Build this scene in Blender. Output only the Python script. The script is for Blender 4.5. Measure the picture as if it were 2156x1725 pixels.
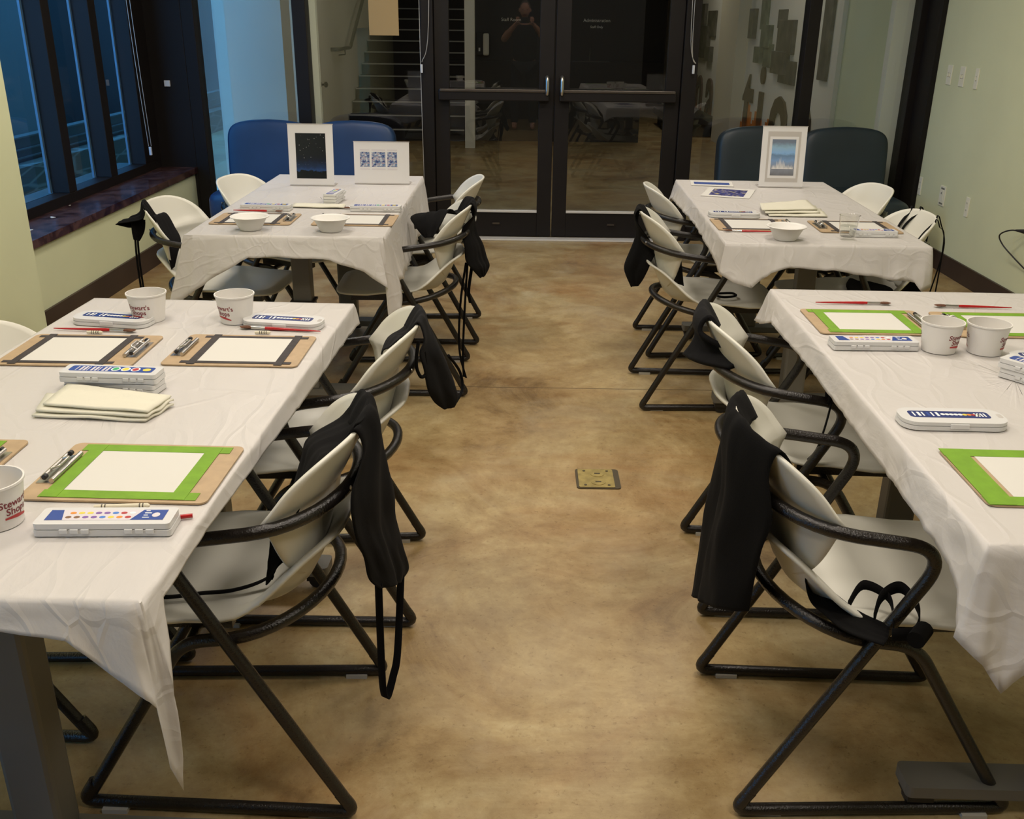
import bpy, math, random
from mathutils import Vector, Matrix
from mathutils import noise as mnoise

# ------------------------------------------------------------------ camera, world, lights
scene = bpy.context.scene
for o in list(bpy.data.objects):
    bpy.data.objects.remove(o)
C = scene.collection
PI = math.pi

cam_data = bpy.data.cameras.new('camera')
cam_data.sensor_width = 36.0
cam_data.lens = 36.0 * 2030.0 / 2156.0
cam_data.clip_start = 0.02
cam_data.clip_end = 200
cam = bpy.data.objects.new('camera', cam_data)
C.objects.link(cam)
CAMZ = 1.47
def camera_matrix():
    f, cx, cy = 2030.0, 1078.0, 862.5
    y = Vector((1105 - cx, -(42 - cy), -f)).normalized()       # world +Y seen by the camera
    d = Vector((1018 - cx, -(5917 - cy), -f)).normalized()     # straight down seen by the camera
    z = -d
    z = (z - y * z.dot(y)).normalized()
    x = y.cross(z)
    R = Matrix((x, y, z))
    M = R.to_4x4()
    M.translation = Vector((0, 0, CAMZ))
    return M
cam.matrix_world = camera_matrix()
scene.camera = cam

scene.view_settings.view_transform = 'Standard'
scene.view_settings.look = 'None'
scene.view_settings.gamma = 1.0
scene.view_settings.use_curve_mapping = False
scene.view_settings.exposure = 0.0

world = bpy.data.worlds.new('dusk')
scene.world = world
world.use_nodes = True
bg = world.node_tree.nodes['Background']
bg.inputs[0].default_value = (0.045, 0.21, 0.50, 1)
bg.inputs[1].default_value = 8.0

CEIL = 2.75
LIGHT_SPOTS = [(-1.15, 0.3, 10), (0.95, 0.3, 17), (-1.15, 2.5, 16), (0.95, 2.5, 19), (-1.15, 4.7, 22), (0.95, 4.7, 20), (-0.1, 1.4, 18), (-0.1, 5.9, 12)]
LIGHT_COLOR = (1.0, 0.89, 0.77)
HALL_LIGHTS = [(-1.2, 10.6, 4.0), (1.6, 9.8, 6.5), (1.7, 13.8, 8.0)]

# ------------------------------------------------------------------ materials
def nt_mat(name):
    m = bpy.data.materials.new(name)
    m.use_nodes = True
    return m, m.node_tree, m.node_tree.nodes['Principled BSDF']

def set_in(b, key, val):
    if key in b.inputs:
        b.inputs[key].default_value = val

def mat(name, col, rough=0.5, metal=0.0, spec=0.5, var=0.0, scale=6.0, bump=0.0, bscale=40.0, sheen=0.0, sub=0.0, coord='Object', detail=4.0):
    m, nt, b = nt_mat(name)
    N, L = nt.nodes, nt.links
    b.inputs['Base Color'].default_value = (*col, 1)
    b.inputs['Roughness'].default_value = rough
    b.inputs['Metallic'].default_value = metal
    set_in(b, 'Specular IOR Level', spec)
    tc = N.new('ShaderNodeTexCoord')
    if var > 0:
        n = N.new('ShaderNodeTexNoise'); n.inputs['Scale'].default_value = scale; n.inputs['Detail'].default_value = detail
        L.new(tc.outputs[coord], n.inputs['Vector'])
        r = N.new('ShaderNodeValToRGB')
        r.color_ramp.elements[0].position = 0.3; r.color_ramp.elements[1].position = 0.7
        r.color_ramp.elements[0].color = (*[max(0, c * (1 - var)) for c in col], 1)
        r.color_ramp.elements[1].color = (*[min(1, c * (1 + var)) for c in col], 1)
        L.new(n.outputs['Fac'], r.inputs[0]); L.new(r.outputs[0], b.inputs['Base Color'])
    if bump > 0:
        n2 = N.new('ShaderNodeTexNoise'); n2.inputs['Scale'].default_value = bscale; n2.inputs['Detail'].default_value = 3
        L.new(tc.outputs[coord], n2.inputs['Vector'])
        bp = N.new('ShaderNodeBump'); bp.inputs['Strength'].default_value = bump; bp.inputs['Distance'].default_value = 0.004
        L.new(n2.outputs['Fac'], bp.inputs['Height']); L.new(bp.outputs[0], b.inputs['Normal'])
    if sub > 0:
        set_in(b, 'Subsurface Weight', sub); set_in(b, 'Subsurface Radius', (0.01, 0.008, 0.006))
    if sheen > 0:
        set_in(b, 'Sheen Weight', sheen); set_in(b, 'Sheen Roughness', 0.5)
    return m

def glass_mat(name, tint=(0.9, 0.95, 0.93), extra=1.0):
    m = bpy.data.materials.new(name); m.use_nodes = True
    nt = m.node_tree; N, L = nt.nodes, nt.links
    for n in list(N): N.remove(n)
    out = N.new('ShaderNodeOutputMaterial')
    fr = N.new('ShaderNodeFresnel'); fr.inputs['IOR'].default_value = 1.5
    mul = N.new('ShaderNodeMath'); mul.operation = 'MULTIPLY'; mul.inputs[1].default_value = extra; mul.use_clamp = True
    tr = N.new('ShaderNodeBsdfTransparent'); tr.inputs[0].default_value = (*tint, 1)
    gl = N.new('ShaderNodeBsdfGlossy'); gl.inputs['Roughness'].default_value = 0.0
    gl.inputs['Color'].default_value = (1, 1, 1, 1)
    mx = N.new('ShaderNodeMixShader')
    # a thin sheet reflects once, where light enters it
    ge = N.new('ShaderNodeNewGeometry'); inv = N.new('ShaderNodeMath'); inv.operation = 'SUBTRACT'; inv.inputs[0].default_value = 1.0
    m2 = N.new('ShaderNodeMath'); m2.operation = 'MULTIPLY'
    L.new(ge.outputs['Backfacing'], inv.inputs[1])
    L.new(fr.outputs[0], mul.inputs[0]); L.new(mul.outputs[0], m2.inputs[0]); L.new(inv.outputs[0], m2.inputs[1]); L.new(m2.outputs[0], mx.inputs[0])
    L.new(tr.outputs[0], mx.inputs[1]); L.new(gl.outputs[0], mx.inputs[2]); L.new(mx.outputs[0], out.inputs[0])
    return m

def floor_mat():
    m, nt, b = nt_mat('stained_concrete')
    N, L = nt.nodes, nt.links
    tc = N.new('ShaderNodeTexCoord')
    mp = N.new('ShaderNodeMapping'); mp.inputs['Scale'].default_value = (1.0, 1.0, 1.0)
    L.new(tc.outputs['Object'], mp.inputs[0])
    def noise(scale, detail=6, rough=0.6, dist=0.0):
        n = N.new('ShaderNodeTexNoise')
        n.inputs['Scale'].default_value = scale; n.inputs['Detail'].default_value = detail
        n.inputs['Roughness'].default_value = rough; n.inputs['Distortion'].default_value = dist
        L.new(mp.outputs[0], n.inputs['Vector']); return n
    n1 = noise(1.5, 10, 0.72, 1.0)
    r = N.new('ShaderNodeValToRGB')
    e = r.color_ramp.elements
    e[0].position = 0.28; e[0].color = (0.14, 0.082, 0.032, 1)
    e[1].position = 0.72; e[1].color = (0.54, 0.45, 0.26, 1)
    k = e.new(0.42); k.color = (0.34, 0.235, 0.105, 1)
    k = e.new(0.55); k.color = (0.43, 0.325, 0.16, 1)
    L.new(n1.outputs['Fac'], r.inputs[0])
    n2 = noise(9, 8, 0.75, 0.3)
    r2 = N.new('ShaderNodeValToRGB'); r2.color_ramp.elements[0].position = 0.35; r2.color_ramp.elements[1].position = 0.62
    r2.color_ramp.elements[0].color = (0.66, 0.60, 0.53, 1); r2.color_ramp.elements[1].color = (1, 1, 1, 1)
    L.new(n2.outputs['Fac'], r2.inputs[0])
    mx = N.new('ShaderNodeMix'); mx.data_type = 'RGBA'; mx.blend_type = 'MULTIPLY'; mx.inputs[0].default_value = 0.8
    L.new(r.outputs[0], mx.inputs[6]); L.new(r2.outputs[0], mx.inputs[7])
    # fine speckle
    n3 = noise(60, 4, 0.7)
    r3 = N.new('ShaderNodeValToRGB'); r3.color_ramp.elements[0].position = 0.30; r3.color_ramp.elements[1].position = 0.42
    r3.color_ramp.elements[0].color = (0.55, 0.48, 0.40, 1); r3.color_ramp.elements[1].color = (1, 1, 1, 1)
    L.new(n3.outputs['Fac'], r3.inputs[0])
    mx2 = N.new('ShaderNodeMix'); mx2.data_type = 'RGBA'; mx2.blend_type = 'MULTIPLY'; mx2.inputs[0].default_value = 0.7
    L.new(mx.outputs[2], mx2.inputs[6]); L.new(r3.outputs[0], mx2.inputs[7])
    # pale milky clouds
    n4 = noise(2.3, 5, 0.6, 0.8)
    r4 = N.new('ShaderNodeValToRGB'); r4.color_ramp.elements[0].position = 0.5; r4.color_ramp.elements[1].position = 0.78
    L.new(n4.outputs['Fac'], r4.inputs[0])
    mx3 = N.new('ShaderNodeMix'); mx3.data_type = 'RGBA'; mx3.inputs[7].default_value = (0.50, 0.43, 0.29, 1)
    ml = N.new('ShaderNodeMath'); ml.operation = 'MULTIPLY'; ml.inputs[1].default_value = 0.45
    L.new(r4.outputs[0], ml.inputs[0]); L.new(ml.outputs[0], mx3.inputs[0]); L.new(mx2.outputs[2], mx3.inputs[6])
    n6 = noise(0.75, 7, 0.7, 1.6)
    r6 = N.new('ShaderNodeValToRGB'); r6.color_ramp.elements[0].position = 0.48; r6.color_ramp.elements[1].position = 0.68
    L.new(n6.outputs['Fac'], r6.inputs[0])
    mx6 = N.new('ShaderNodeMix'); mx6.data_type = 'RGBA'; mx6.blend_type = 'MULTIPLY'; mx6.inputs[7].default_value = (0.80, 0.58, 0.42, 1)
    ml6 = N.new('ShaderNodeMath'); ml6.operation = 'MULTIPLY'; ml6.inputs[1].default_value = 0.75
    L.new(r6.outputs[0], ml6.inputs[0]); L.new(ml6.outputs[0], mx6.inputs[0]); L.new(mx3.outputs[2], mx6.inputs[6])
    # control joint running across the room
    sep = N.new('ShaderNodeSeparateXYZ'); L.new(tc.outputs['Object'], sep.inputs[0])
    sub = N.new('ShaderNodeMath'); sub.operation = 'SUBTRACT'; sub.inputs[1].default_value = 3.89; L.new(sep.outputs[1], sub.inputs[0])
    ab = N.new('ShaderNodeMath'); ab.operation = 'ABSOLUTE'; L.new(sub.outputs[0], ab.inputs[0])
    lt = N.new('ShaderNodeMath'); lt.operation = 'LESS_THAN'; lt.inputs[1].default_value = 0.003; L.new(ab.outputs[0], lt.inputs[0])
    mx4 = N.new('ShaderNodeMix'); mx4.data_type = 'RGBA'; mx4.inputs[7].default_value = (0.11, 0.07, 0.03, 1)
    L.new(lt.outputs[0], mx4.inputs[0]); L.new(mx6.outputs[2], mx4.inputs[6])
    L.new(mx4.outputs[2], b.inputs['Base Color'])
    rr = N.new('ShaderNodeMapRange'); rr.inputs[3].default_value = 0.26; rr.inputs[4].default_value = 0.48
    L.new(n2.outputs['Fac'], rr.inputs[0]); L.new(rr.outputs[0], b.inputs['Roughness'])
    bp = N.new('ShaderNodeBump'); bp.inputs['Strength'].default_value = 0.10; bp.inputs['Distance'].default_value = 0.01
    L.new(n2.outputs['Fac'], bp.inputs['Height']); L.new(bp.outputs[0], b.inputs['Normal'])
    set_in(b, 'Specular IOR Level', 0.42)
    return m

def granite_mat():
    m, nt, b = nt_mat('burgundy_stone')
    N, L = nt.nodes, nt.links
    tc = N.new('ShaderNodeTexCoord')
    n = N.new('ShaderNodeTexNoise'); n.inputs['Scale'].default_value = 9; n.inputs['Detail'].default_value = 9; n.inputs['Distortion'].default_value = 1.5
    L.new(tc.outputs['Object'], n.inputs['Vector'])
    r = N.new('ShaderNodeValToRGB'); e = r.color_ramp.elements
    e[0].position = 0.35; e[0].color = (0.022, 0.008, 0.010, 1)
    e[1].position = 0.68; e[1].color = (0.10, 0.052, 0.048, 1)
    L.new(n.outputs['Fac'], r.inputs[0]); L.new(r.outputs[0], b.inputs['Base Color'])
    b.inputs['Roughness'].default_value = 0.22
    return m

def stone_wall_mat():
    m, nt, b = nt_mat('flagstone')
    N, L = nt.nodes, nt.links
    tc = N.new('ShaderNodeTexCoord')
    mp = N.new('ShaderNodeMapping'); mp.inputs['Scale'].default_value = (2.0, 1.6, 8.0); L.new(tc.outputs['Object'], mp.inputs[0])
    v = N.new('ShaderNodeTexVoronoi'); v.feature = 'DISTANCE_TO_EDGE'; v.inputs['Scale'].default_value = 1.0
    L.new(mp.outputs[0], v.inputs['Vector'])
    r = N.new('ShaderNodeValToRGB'); e = r.color_ramp.elements
    e[0].position = 0.02; e[0].color = (0.14, 0.14, 0.12, 1); e[1].position = 0.07; e[1].color = (0.055, 0.05, 0.035, 1)
    L.new(v.outputs['Distance'], r.inputs[0]); L.new(r.outputs[0], b.inputs['Base Color'])
    b.inputs['Roughness'].default_value = 0.85
    return m

def cloth_mat():
    m, nt, b = nt_mat('white_plastic_sheet')
    N, L = nt.nodes, nt.links
    tc = N.new('ShaderNodeTexCoord')
    b.inputs['Base Color'].default_value = (0.70, 0.675, 0.65, 1)
    b.inputs['Roughness'].default_value = 0.42
    set_in(b, 'Specular IOR Level', 0.35)
    mp = N.new('ShaderNodeMapping'); mp.inputs['Scale'].default_value = (1.0, 0.5, 1.0); mp.inputs['Rotation'].default_value = (0, 0, 0.5)
    L.new(tc.outputs['Object'], mp.inputs[0])
    n = N.new('ShaderNodeTexNoise'); n.inputs['Scale'].default_value = 9; n.inputs['Detail'].default_value = 5; n.inputs['Distortion'].default_value = 1.5
    L.new(mp.outputs[0], n.inputs['Vector'])
    v = N.new('ShaderNodeTexVoronoi'); v.feature = 'DISTANCE_TO_EDGE'; v.inputs['Scale'].default_value = 7
    n5 = N.new('ShaderNodeTexNoise'); n5.inputs['Scale'].default_value = 3
    L.new(mp.outputs[0], n5.inputs['Vector'])
    va = N.new('ShaderNodeVectorMath'); va.operation = 'ADD'; L.new(mp.outputs[0], va.inputs[0]); L.new(n5.outputs['Color'], va.inputs[1])
    L.new(va.outputs[0], v.inputs['Vector'])
    mr = N.new('ShaderNodeMapRange'); mr.inputs[1].default_value = 0.0; mr.inputs[2].default_value = 0.10; mr.inputs[3].default_value = 0.35; mr.inputs[4].default_value = 0.0
    L.new(v.outputs['Distance'], mr.inputs[0])
    ad = N.new('ShaderNodeMath'); ad.operation = 'ADD'; L.new(n.outputs['Fac'], ad.inputs[0]); L.new(mr.outputs[0], ad.inputs[1])
    bp = N.new('ShaderNodeBump'); bp.inputs['Strength'].default_value = 0.24; bp.inputs['Distance'].default_value = 0.012
    L.new(ad.outputs[0], bp.inputs['Height']); L.new(bp.outputs[0], b.inputs['Normal'])
    # a thin sheet lets some light through
    out = nt.nodes['Material Output']
    tl = N.new('ShaderNodeBsdfTranslucent'); tl.inputs[0].default_value = (0.68, 0.66, 0.64, 1)
    L.new(bp.outputs[0], tl.inputs['Normal'])
    mx = N.new('ShaderNodeMixShader'); mx.inputs[0].default_value = 0.22
    L.new(b.outputs[0], mx.inputs[1]); L.new(tl.outputs[0], mx.inputs[2]); L.new(mx.outputs[0], out.inputs[0])
    return m

def emit_mat(name, col, strength):
    m = bpy.data.materials.new(name); m.use_nodes = True
    nt = m.node_tree
    for n in list(nt.nodes): nt.nodes.remove(n)
    o = nt.nodes.new('ShaderNodeOutputMaterial'); e = nt.nodes.new('ShaderNodeEmission')
    e.inputs[0].default_value = (*col, 1); e.inputs[1].default_value = strength
    nt.links.new(e.outputs[0], o.inputs[0])
    return m

def ramp_pic(name, kind):
    """small pictures: colour comes from the picture's own height and noise"""
    m, nt, b = nt_mat(name)
    N, L = nt.nodes, nt.links
    tc = N.new('ShaderNodeTexCoord')
    sep = N.new('ShaderNodeSeparateXYZ'); L.new(tc.outputs['Generated'], sep.inputs[0])
    r = N.new('ShaderNodeValToRGB'); e = r.color_ramp.elements
    b.inputs['Roughness'].default_value = 0.18
    n = N.new('ShaderNodeTexNoise'); n.inputs['Scale'].default_value = 9; n.inputs['Detail'].default_value = 6
    L.new(tc.outputs['Generated'], n.inputs['Vector'])
    mm = N.new('ShaderNodeMath'); mm.operation = 'MULTIPLY_ADD'; mm.inputs[1].default_value = 0.16
    L.new(n.outputs['Fac'], mm.inputs[0]); L.new(sep.outputs[2], mm.inputs[2])
    L.new(mm.outputs[0], r.inputs[0])
    if kind == 'night':
        e[0].position = 0.24; e[0].color = (0.006, 0.007, 0.009, 1)
        e[1].position = 0.62; e[1].color = (0.012, 0.014, 0.018, 1)
        k = e.new(0.255); k.color = (0.02, 0.055, 0.17, 1)
        k = e.new(0.34); k.color = (0.014, 0.03, 0.085, 1)
        k = e.new(0.48); k.color = (0.010, 0.013, 0.025, 1)
    elif kind == 'city':
        r2 = N.new('ShaderNodeValToRGB'); e2 = r2.color_ramp.elements
        n.inputs['Scale'].default_value = 5; n.inputs['Detail'].default_value = 6; n.inputs['Roughness'].default_value = 0.7
        L.new(n.outputs['Fac'], r.inputs[0])
        e[0].position = 0.40; e[0].color = (0.05, 0.04, 0.14, 1)
        e[1].position = 0.60; e[1].color = (0.62, 0.72, 0.80, 1)
        k = e.new(0.45); k.color = (0.12, 0.20, 0.42, 1)
        k = e.new(0.49); k.color = (0.22, 0.44, 0.60, 1)
        k = e.new(0.53); k.color = (0.60, 0.18, 0.16, 1)
        k = e.new(0.56); k.color = (0.28, 0.50, 0.62, 1)
    elif kind == 'river':
        n.inputs['Scale'].default_value = 5
        e[0].position = 0.05; e[0].color = (0.16, 0.16, 0.18, 1)
        e[1].position = 1.0; e[1].color = (0.18, 0.22, 0.30, 1)
        k = e.new(0.30); k.color = (0.28, 0.31, 0.38, 1)
        k = e.new(0.50); k.color = (0.22, 0.36, 0.62, 1)
        k = e.new(0.64); k.color = (0.16, 0.26, 0.42, 1)
        k = e.new(0.70); k.color = (0.26, 0.46, 0.78, 1)
        k = e.new(0.86); k.color = (0.30, 0.48, 0.66, 1)
    elif kind == 'print':
        n.inputs['Scale'].default_value = 7; n.inputs['Detail'].default_value = 7
        L.new(n.outputs['Fac'], r.inputs[0])
        e[0].position = 0.38; e[0].color = (0.02, 0.02, 0.09, 1)
        e[1].position = 0.64; e[1].color = (0.55, 0.48, 0.25, 1)
        k = e.new(0.48); k.color = (0.05, 0.06, 0.30, 1)
        k = e.new(0.55); k.color = (0.14, 0.13, 0.30, 1)
    elif kind == 'letter':
        e[0].position = 0.28; e[0].color = (0.42, 0.14, 0.02, 1)
        e[1].position = 0.50; e[1].color = (0.055, 0.030, 0.010, 1)
        k = e.new(0.36); k.color = (0.33, 0.10, 0.02, 1)
        b.inputs['Roughness'].default_value = 0.6
    elif kind == 'letterdark':
        e[0].position = 0.22; e[0].color = (0.30, 0.08, 0.015, 1)
        e[1].position = 0.50; e[1].color = (0.05, 0.012, 0.010, 1)
        b.inputs['Roughness'].default_value = 0.6
    L.new(r.outputs[0], b.inputs['Base Color'])
    return m

M = {}
M['floor'] = floor_mat()
M['wall'] = mat('sage_paint', (0.66, 0.69, 0.45), 0.75, var=0.05, scale=1.5, bump=0.05, bscale=90)
M['wall2'] = mat('cream_paint', (0.58, 0.52, 0.38), 0.75, var=0.03, scale=1.5)
M['hallwhite'] = mat('white_hall_paint', (0.72, 0.69, 0.60), 0.7, var=0.03, scale=1.5)
M['ceil'] = mat('ceiling_white', (0.55, 0.54, 0.50), 0.9)
M['base'] = mat('dark_rubber_base', (0.045, 0.028, 0.020), 0.5, var=0.2, scale=3)
M['bronze'] = mat('dark_bronze_metal', (0.009, 0.007, 0.0065), 0.5, spec=0.25, var=0.15, scale=3)
M['bronze2'] = mat('lighter_bronze', (0.10, 0.085, 0.072), 0.35, metal=0.7, var=0.15, scale=8)  # lighter bronze for the painted bar highlight and the keyhole
M['chrome'] = mat('steel', (0.55, 0.53, 0.50), 0.28, metal=1.0)
M['threshold'] = mat('brushed_threshold', (0.62, 0.60, 0.56), 0.5, metal=0.2)
M['sill'] = granite_mat()
M['flag'] = stone_wall_mat()
M['outermetal'] = mat('dusk_tinted_trim', (0.13, 0.20, 0.27), 0.4, metal=0.2)  # blue of the dusk light put into the trim colour
M['glass'] = glass_mat('clear_pane', (0.93, 0.96, 0.95), extra=1.6)
M['glassthin'] = glass_mat('drinking_glass', (0.97, 0.97, 0.96), 1.8)
M['water'] = glass_mat('water', (0.93, 0.94, 0.93), 1.0)
M['cloth'] = cloth_mat()
M['grey'] = mat('grey_metal_leg', (0.13, 0.125, 0.11), 0.45, metal=0.1, var=0.06, scale=6)
M['laminate'] = mat('grey_laminate', (0.42, 0.40, 0.37), 0.5, var=0.05)
M['shell'] = mat('white_plastic_shell', (0.66, 0.65, 0.575), 0.38, spec=0.45, sub=0.0)
M['tube'] = mat('black_hammered_tube', (0.010, 0.008, 0.007), 0.26, spec=0.55, bump=0.35, bscale=300)
M['black'] = mat('black_plastic', (0.012, 0.011, 0.011), 0.5)
M['apron'] = mat('black_cotton', (0.0042, 0.0040, 0.0040), 0.95, spec=0.12, bump=0.12, bscale=500, sheen=0.01)
M['aprongrey'] = mat('faded_black_cotton', (0.0085, 0.0083, 0.009), 0.95, spec=0.12, bump=0.12, bscale=500, sheen=0.02)
M['glide'] = mat('pale_glide', (0.45, 0.43, 0.38), 0.6)
M['board'] = mat('tan_hardboard', (0.42, 0.30, 0.175), 0.55, var=0.10, scale=30, bump=0.05, bscale=120)
M['boardedge'] = mat('dark_board_edge', (0.16, 0.10, 0.04), 0.7)
M['paper'] = mat('white_paper', (0.62, 0.61, 0.57), 0.8)
M['tapeblack'] = mat('black_tape', (0.035, 0.028, 0.028), 0.7, var=0.3, scale=40)
M['tapegreen'] = mat('green_painter_tape', (0.155, 0.315, 0.012), 0.7, var=0.10, scale=30, bump=0.2, bscale=90)
M['case'] = mat('white_case_plastic', (0.64, 0.64, 0.635), 0.35, spec=0.4)
M['navy'] = mat('navy_label', (0.02, 0.035, 0.16), 0.35)
M['navy2'] = mat('blue_label', (0.03, 0.07, 0.30), 0.35)
M['labelpale'] = mat('pale_label', (0.66, 0.62, 0.66), 0.4)
M['redh'] = mat('red_lacquer', (0.40, 0.012, 0.014), 0.22, var=0.1)
M['darkh'] = mat('dark_lacquer', (0.08, 0.03, 0.02), 0.25)
M['bristle'] = mat('brown_bristle', (0.11, 0.045, 0.022), 0.85, var=0.4, scale=300)
M['crayon'] = mat('white_crayon_wrap', (0.66, 0.61, 0.47), 0.6)
M['crayonline'] = mat('crayon_line', (0.10, 0.09, 0.07), 0.6)
M['cup'] = mat('white_paper_cup', (0.72, 0.70, 0.67), 0.45, sub=0.0)
M['bowl'] = mat('white_foam_bowl', (0.74, 0.73, 0.70), 0.5)
M['maroon'] = mat('maroon_print', (0.20, 0.02, 0.03), 0.5)
M['redprint'] = mat('red_print', (0.42, 0.03, 0.03), 0.5)
M['napkin'] = mat('cream_napkin', (0.66, 0.64, 0.53), 0.9, bump=0.2, bscale=60)
M['mat_white'] = mat('white_mat_board', (0.76, 0.75, 0.76), 0.4)
M['acrylic'] = mat('acrylic_edge', (0.55, 0.52, 0.50), 0.2)
M['brass'] = mat('brass_plate', (0.42, 0.33, 0.12), 0.4, metal=0.6, var=0.2, scale=40)
M['brassdark'] = mat('dark_slot', (0.06, 0.045, 0.02), 0.6)
M['plate'] = mat('almond_plate', (0.80, 0.79, 0.64), 0.45)
M['platedark'] = mat('grey_socket', (0.20, 0.20, 0.16), 0.5)
M['slot'] = mat('slot_dark', (0.02, 0.02, 0.02), 0.6)
M['sofa'] = mat('teal_vinyl', (0.014, 0.044, 0.115), 0.42, spec=0.4, var=0.12, scale=5, bump=0.05, bscale=60)
M['sofa2'] = mat('slate_vinyl', (0.017, 0.028, 0.036), 0.42, spec=0.4, var=0.12, scale=5, bump=0.05, bscale=60)
M['cord'] = mat('bead_chain', (0.55, 0.53, 0.50), 0.35, metal=0.5)
M['clear'] = mat('clear_tensioner', (0.55, 0.58, 0.62), 0.2)
M['tanpaper'] = mat('tan_poster', (0.40, 0.27, 0.115), 0.8)
M['skin'] = mat('skin', (0.55, 0.30, 0.21), 0.55)
M['hair'] = mat('grey_hair', (0.12, 0.10, 0.09), 0.8)
M['shirt'] = mat('black_shirt', (0.012, 0.012, 0.014), 0.9)
M['trouser'] = mat('dark_trousers', (0.016, 0.018, 0.025), 0.9)
M['unlit_wood'] = mat('unlit_nook_wood', (0.020, 0.012, 0.009), 0.45, var=0.3, scale=3)  # dark wood, coloured darker still for the unlit nook
M['nosing'] = mat('pale_stair_nosing', (0.50, 0.49, 0.45), 0.6)
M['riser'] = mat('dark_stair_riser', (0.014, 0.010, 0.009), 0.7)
M['railmetal'] = mat('dark_handrail', (0.03, 0.04, 0.05), 0.35, metal=0.3)
M['photo'] = mat('dark_photo_print', (0.055, 0.048, 0.04), 0.5, var=0.8, scale=7, detail=8)
M['photogreen'] = mat('green_photo_print', (0.11, 0.13, 0.085), 0.5, var=0.6, scale=6, detail=8)
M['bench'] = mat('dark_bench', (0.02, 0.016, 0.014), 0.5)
M['snow'] = M['flag']
M['outwall'] = mat('outer_pier', (0.07, 0.075, 0.07), 0.8)
M['white_em'] = emit_mat('lamp_diffuser', (1.0, 0.9, 0.78), 3.0)
M['letterink'] = mat('pale_vinyl_lettering', (0.75, 0.72, 0.66), 0.6)
for k in ('night', 'city', 'river', 'print', 'letter', 'letterdark'):
    M['pic_' + k] = ramp_pic('picture_' + k, k)
DOTS = [M['redprint'], mat('orange_paint', (0.7, 0.25, 0.03), 0.5), mat('yellow_paint', (0.75, 0.6, 0.08), 0.5), mat('green_paint', (0.05, 0.4, 0.15), 0.5),
        mat('blue_paint', (0.06, 0.2, 0.6), 0.5), mat('violet_paint', (0.2, 0.1, 0.35), 0.5), mat('white_dot', (0.85, 0.85, 0.85), 0.5), mat('brown_dot', (0.2, 0.1, 0.05), 0.5)]

# ------------------------------------------------------------------ mesh helpers
class MB:
    def __init__(s): s.v = []; s.f = []; s.m = []; s.mats = []
    def mi(s, mt):
        if mt is None: return 0
        if mt not in s.mats: s.mats.append(mt)
        return s.mats.index(mt)
    def add(s, vs, fs, mt=None):
        b = len(s.v); s.v += [tuple(v) for v in vs]
        i = s.mi(mt)
        for f in fs: s.f.append(tuple(b + k for k in f)); s.m.append(i)
        return s
    def box(s, a, b, mt=None):
        x0, y0, z0 = a; x1, y1, z1 = b
        return s.add([(x0, y0, z0), (x1, y0, z0), (x1, y1, z0), (x0, y1, z0), (x0, y0, z1), (x1, y0, z1), (x1, y1, z1), (x0, y1, z1)],
              [(0, 3, 2, 1), (4, 5, 6, 7), (0, 1, 5, 4), (1, 2, 6, 5), (2, 3, 7, 6), (3, 0, 4, 7)], mt)
    def prism(s, pts, z0, z1, mt=None, top=None):
        n = len(pts)
        s.add([(x, y, z0) for x, y in pts] + [(x, y, z1) for x, y in pts],
              [tuple(range(n - 1, -1, -1))] + [(i, (i + 1) % n, n + (i + 1) % n, n + i) for i in range(n)], mt)
        b = len(s.v)
        s.v += [(x, y, z1) for x, y in pts]; s.f.append(tuple(b + i for i in range(n))); s.m.append(s.mi(top or mt))
        return s
    def lathe(s, prof, n=32, mt=None, cx=0, cy=0):
        vs = []; fs = []
        for r, z in prof:
            for k in range(n):
                a = 2 * PI * k / n; vs.append((cx + r * math.cos(a), cy + r * math.sin(a), z))
        for j in range(len(prof) - 1):
            for k in range(n):
                fs.append((j * n + k, j * n + (k + 1) % n, (j + 1) * n + (k + 1) % n, (j + 1) * n + k))
        fs.append(tuple(range(n - 1, -1, -1)))
        fs.append(tuple((len(prof) - 1) * n + k for k in range(n)))
        return s.add(vs, fs, mt)
    def tube(s, path, r, n=10, mt=None, cap=True, closed=False):
        P = [Vector(p) for p in path]; m = len(P)
        R = r if isinstance(r, (list, tuple)) else [r] * m
        T = []
        for i in range(m):
            if closed: t = P[(i + 1) % m] - P[i - 1]
            else: t = P[min(i + 1, m - 1)] - P[max(i - 1, 0)]
            T.append(t.normalized())
        ref = Vector((0, 0, 1)) if abs(T[0].z) < 0.9 else Vector((1, 0, 0))
        u = (ref - T[0] * ref.dot(T[0])).normalized()
        vs = []
        for i in range(m):
            u = (u - T[i] * u.dot(T[i])).normalized(); w = T[i].cross(u)
            for k in range(n):
                a = 2 * PI * k / n
                vs.append(P[i] + (u * math.cos(a) + w * math.sin(a)) * R[i])
        fs = []
        for i in range(m if closed else m - 1):
            j = (i + 1) % m
            for k in range(n):
                fs.append((i * n + k, i * n + (k + 1) % n, j * n + (k + 1) % n, j * n + k))
        if cap and not closed:
            fs.append(tuple(range(n - 1, -1, -1))); fs.append(tuple((m - 1) * n + k for k in range(n)))
        return s.add(vs, fs, mt)
    def grid(s, rows, mt=None, closed=False):
        n = len(rows[0]); vs = [p for r in rows for p in r]; fs = []
        for j in range(len(rows) - 1):
            for i in range(n if closed else n - 1):
                k = (i + 1) % n
                fs.append((j * n + i, j * n + k, (j + 1) * n + k, (j + 1) * n + i))
        return s.add(vs, fs, mt)
    def xf(s, mtx, start=0):
        for i in range(start, len(s.v)): s.v[i] = tuple(mtx @ Vector(s.v[i]))
        return s

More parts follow.
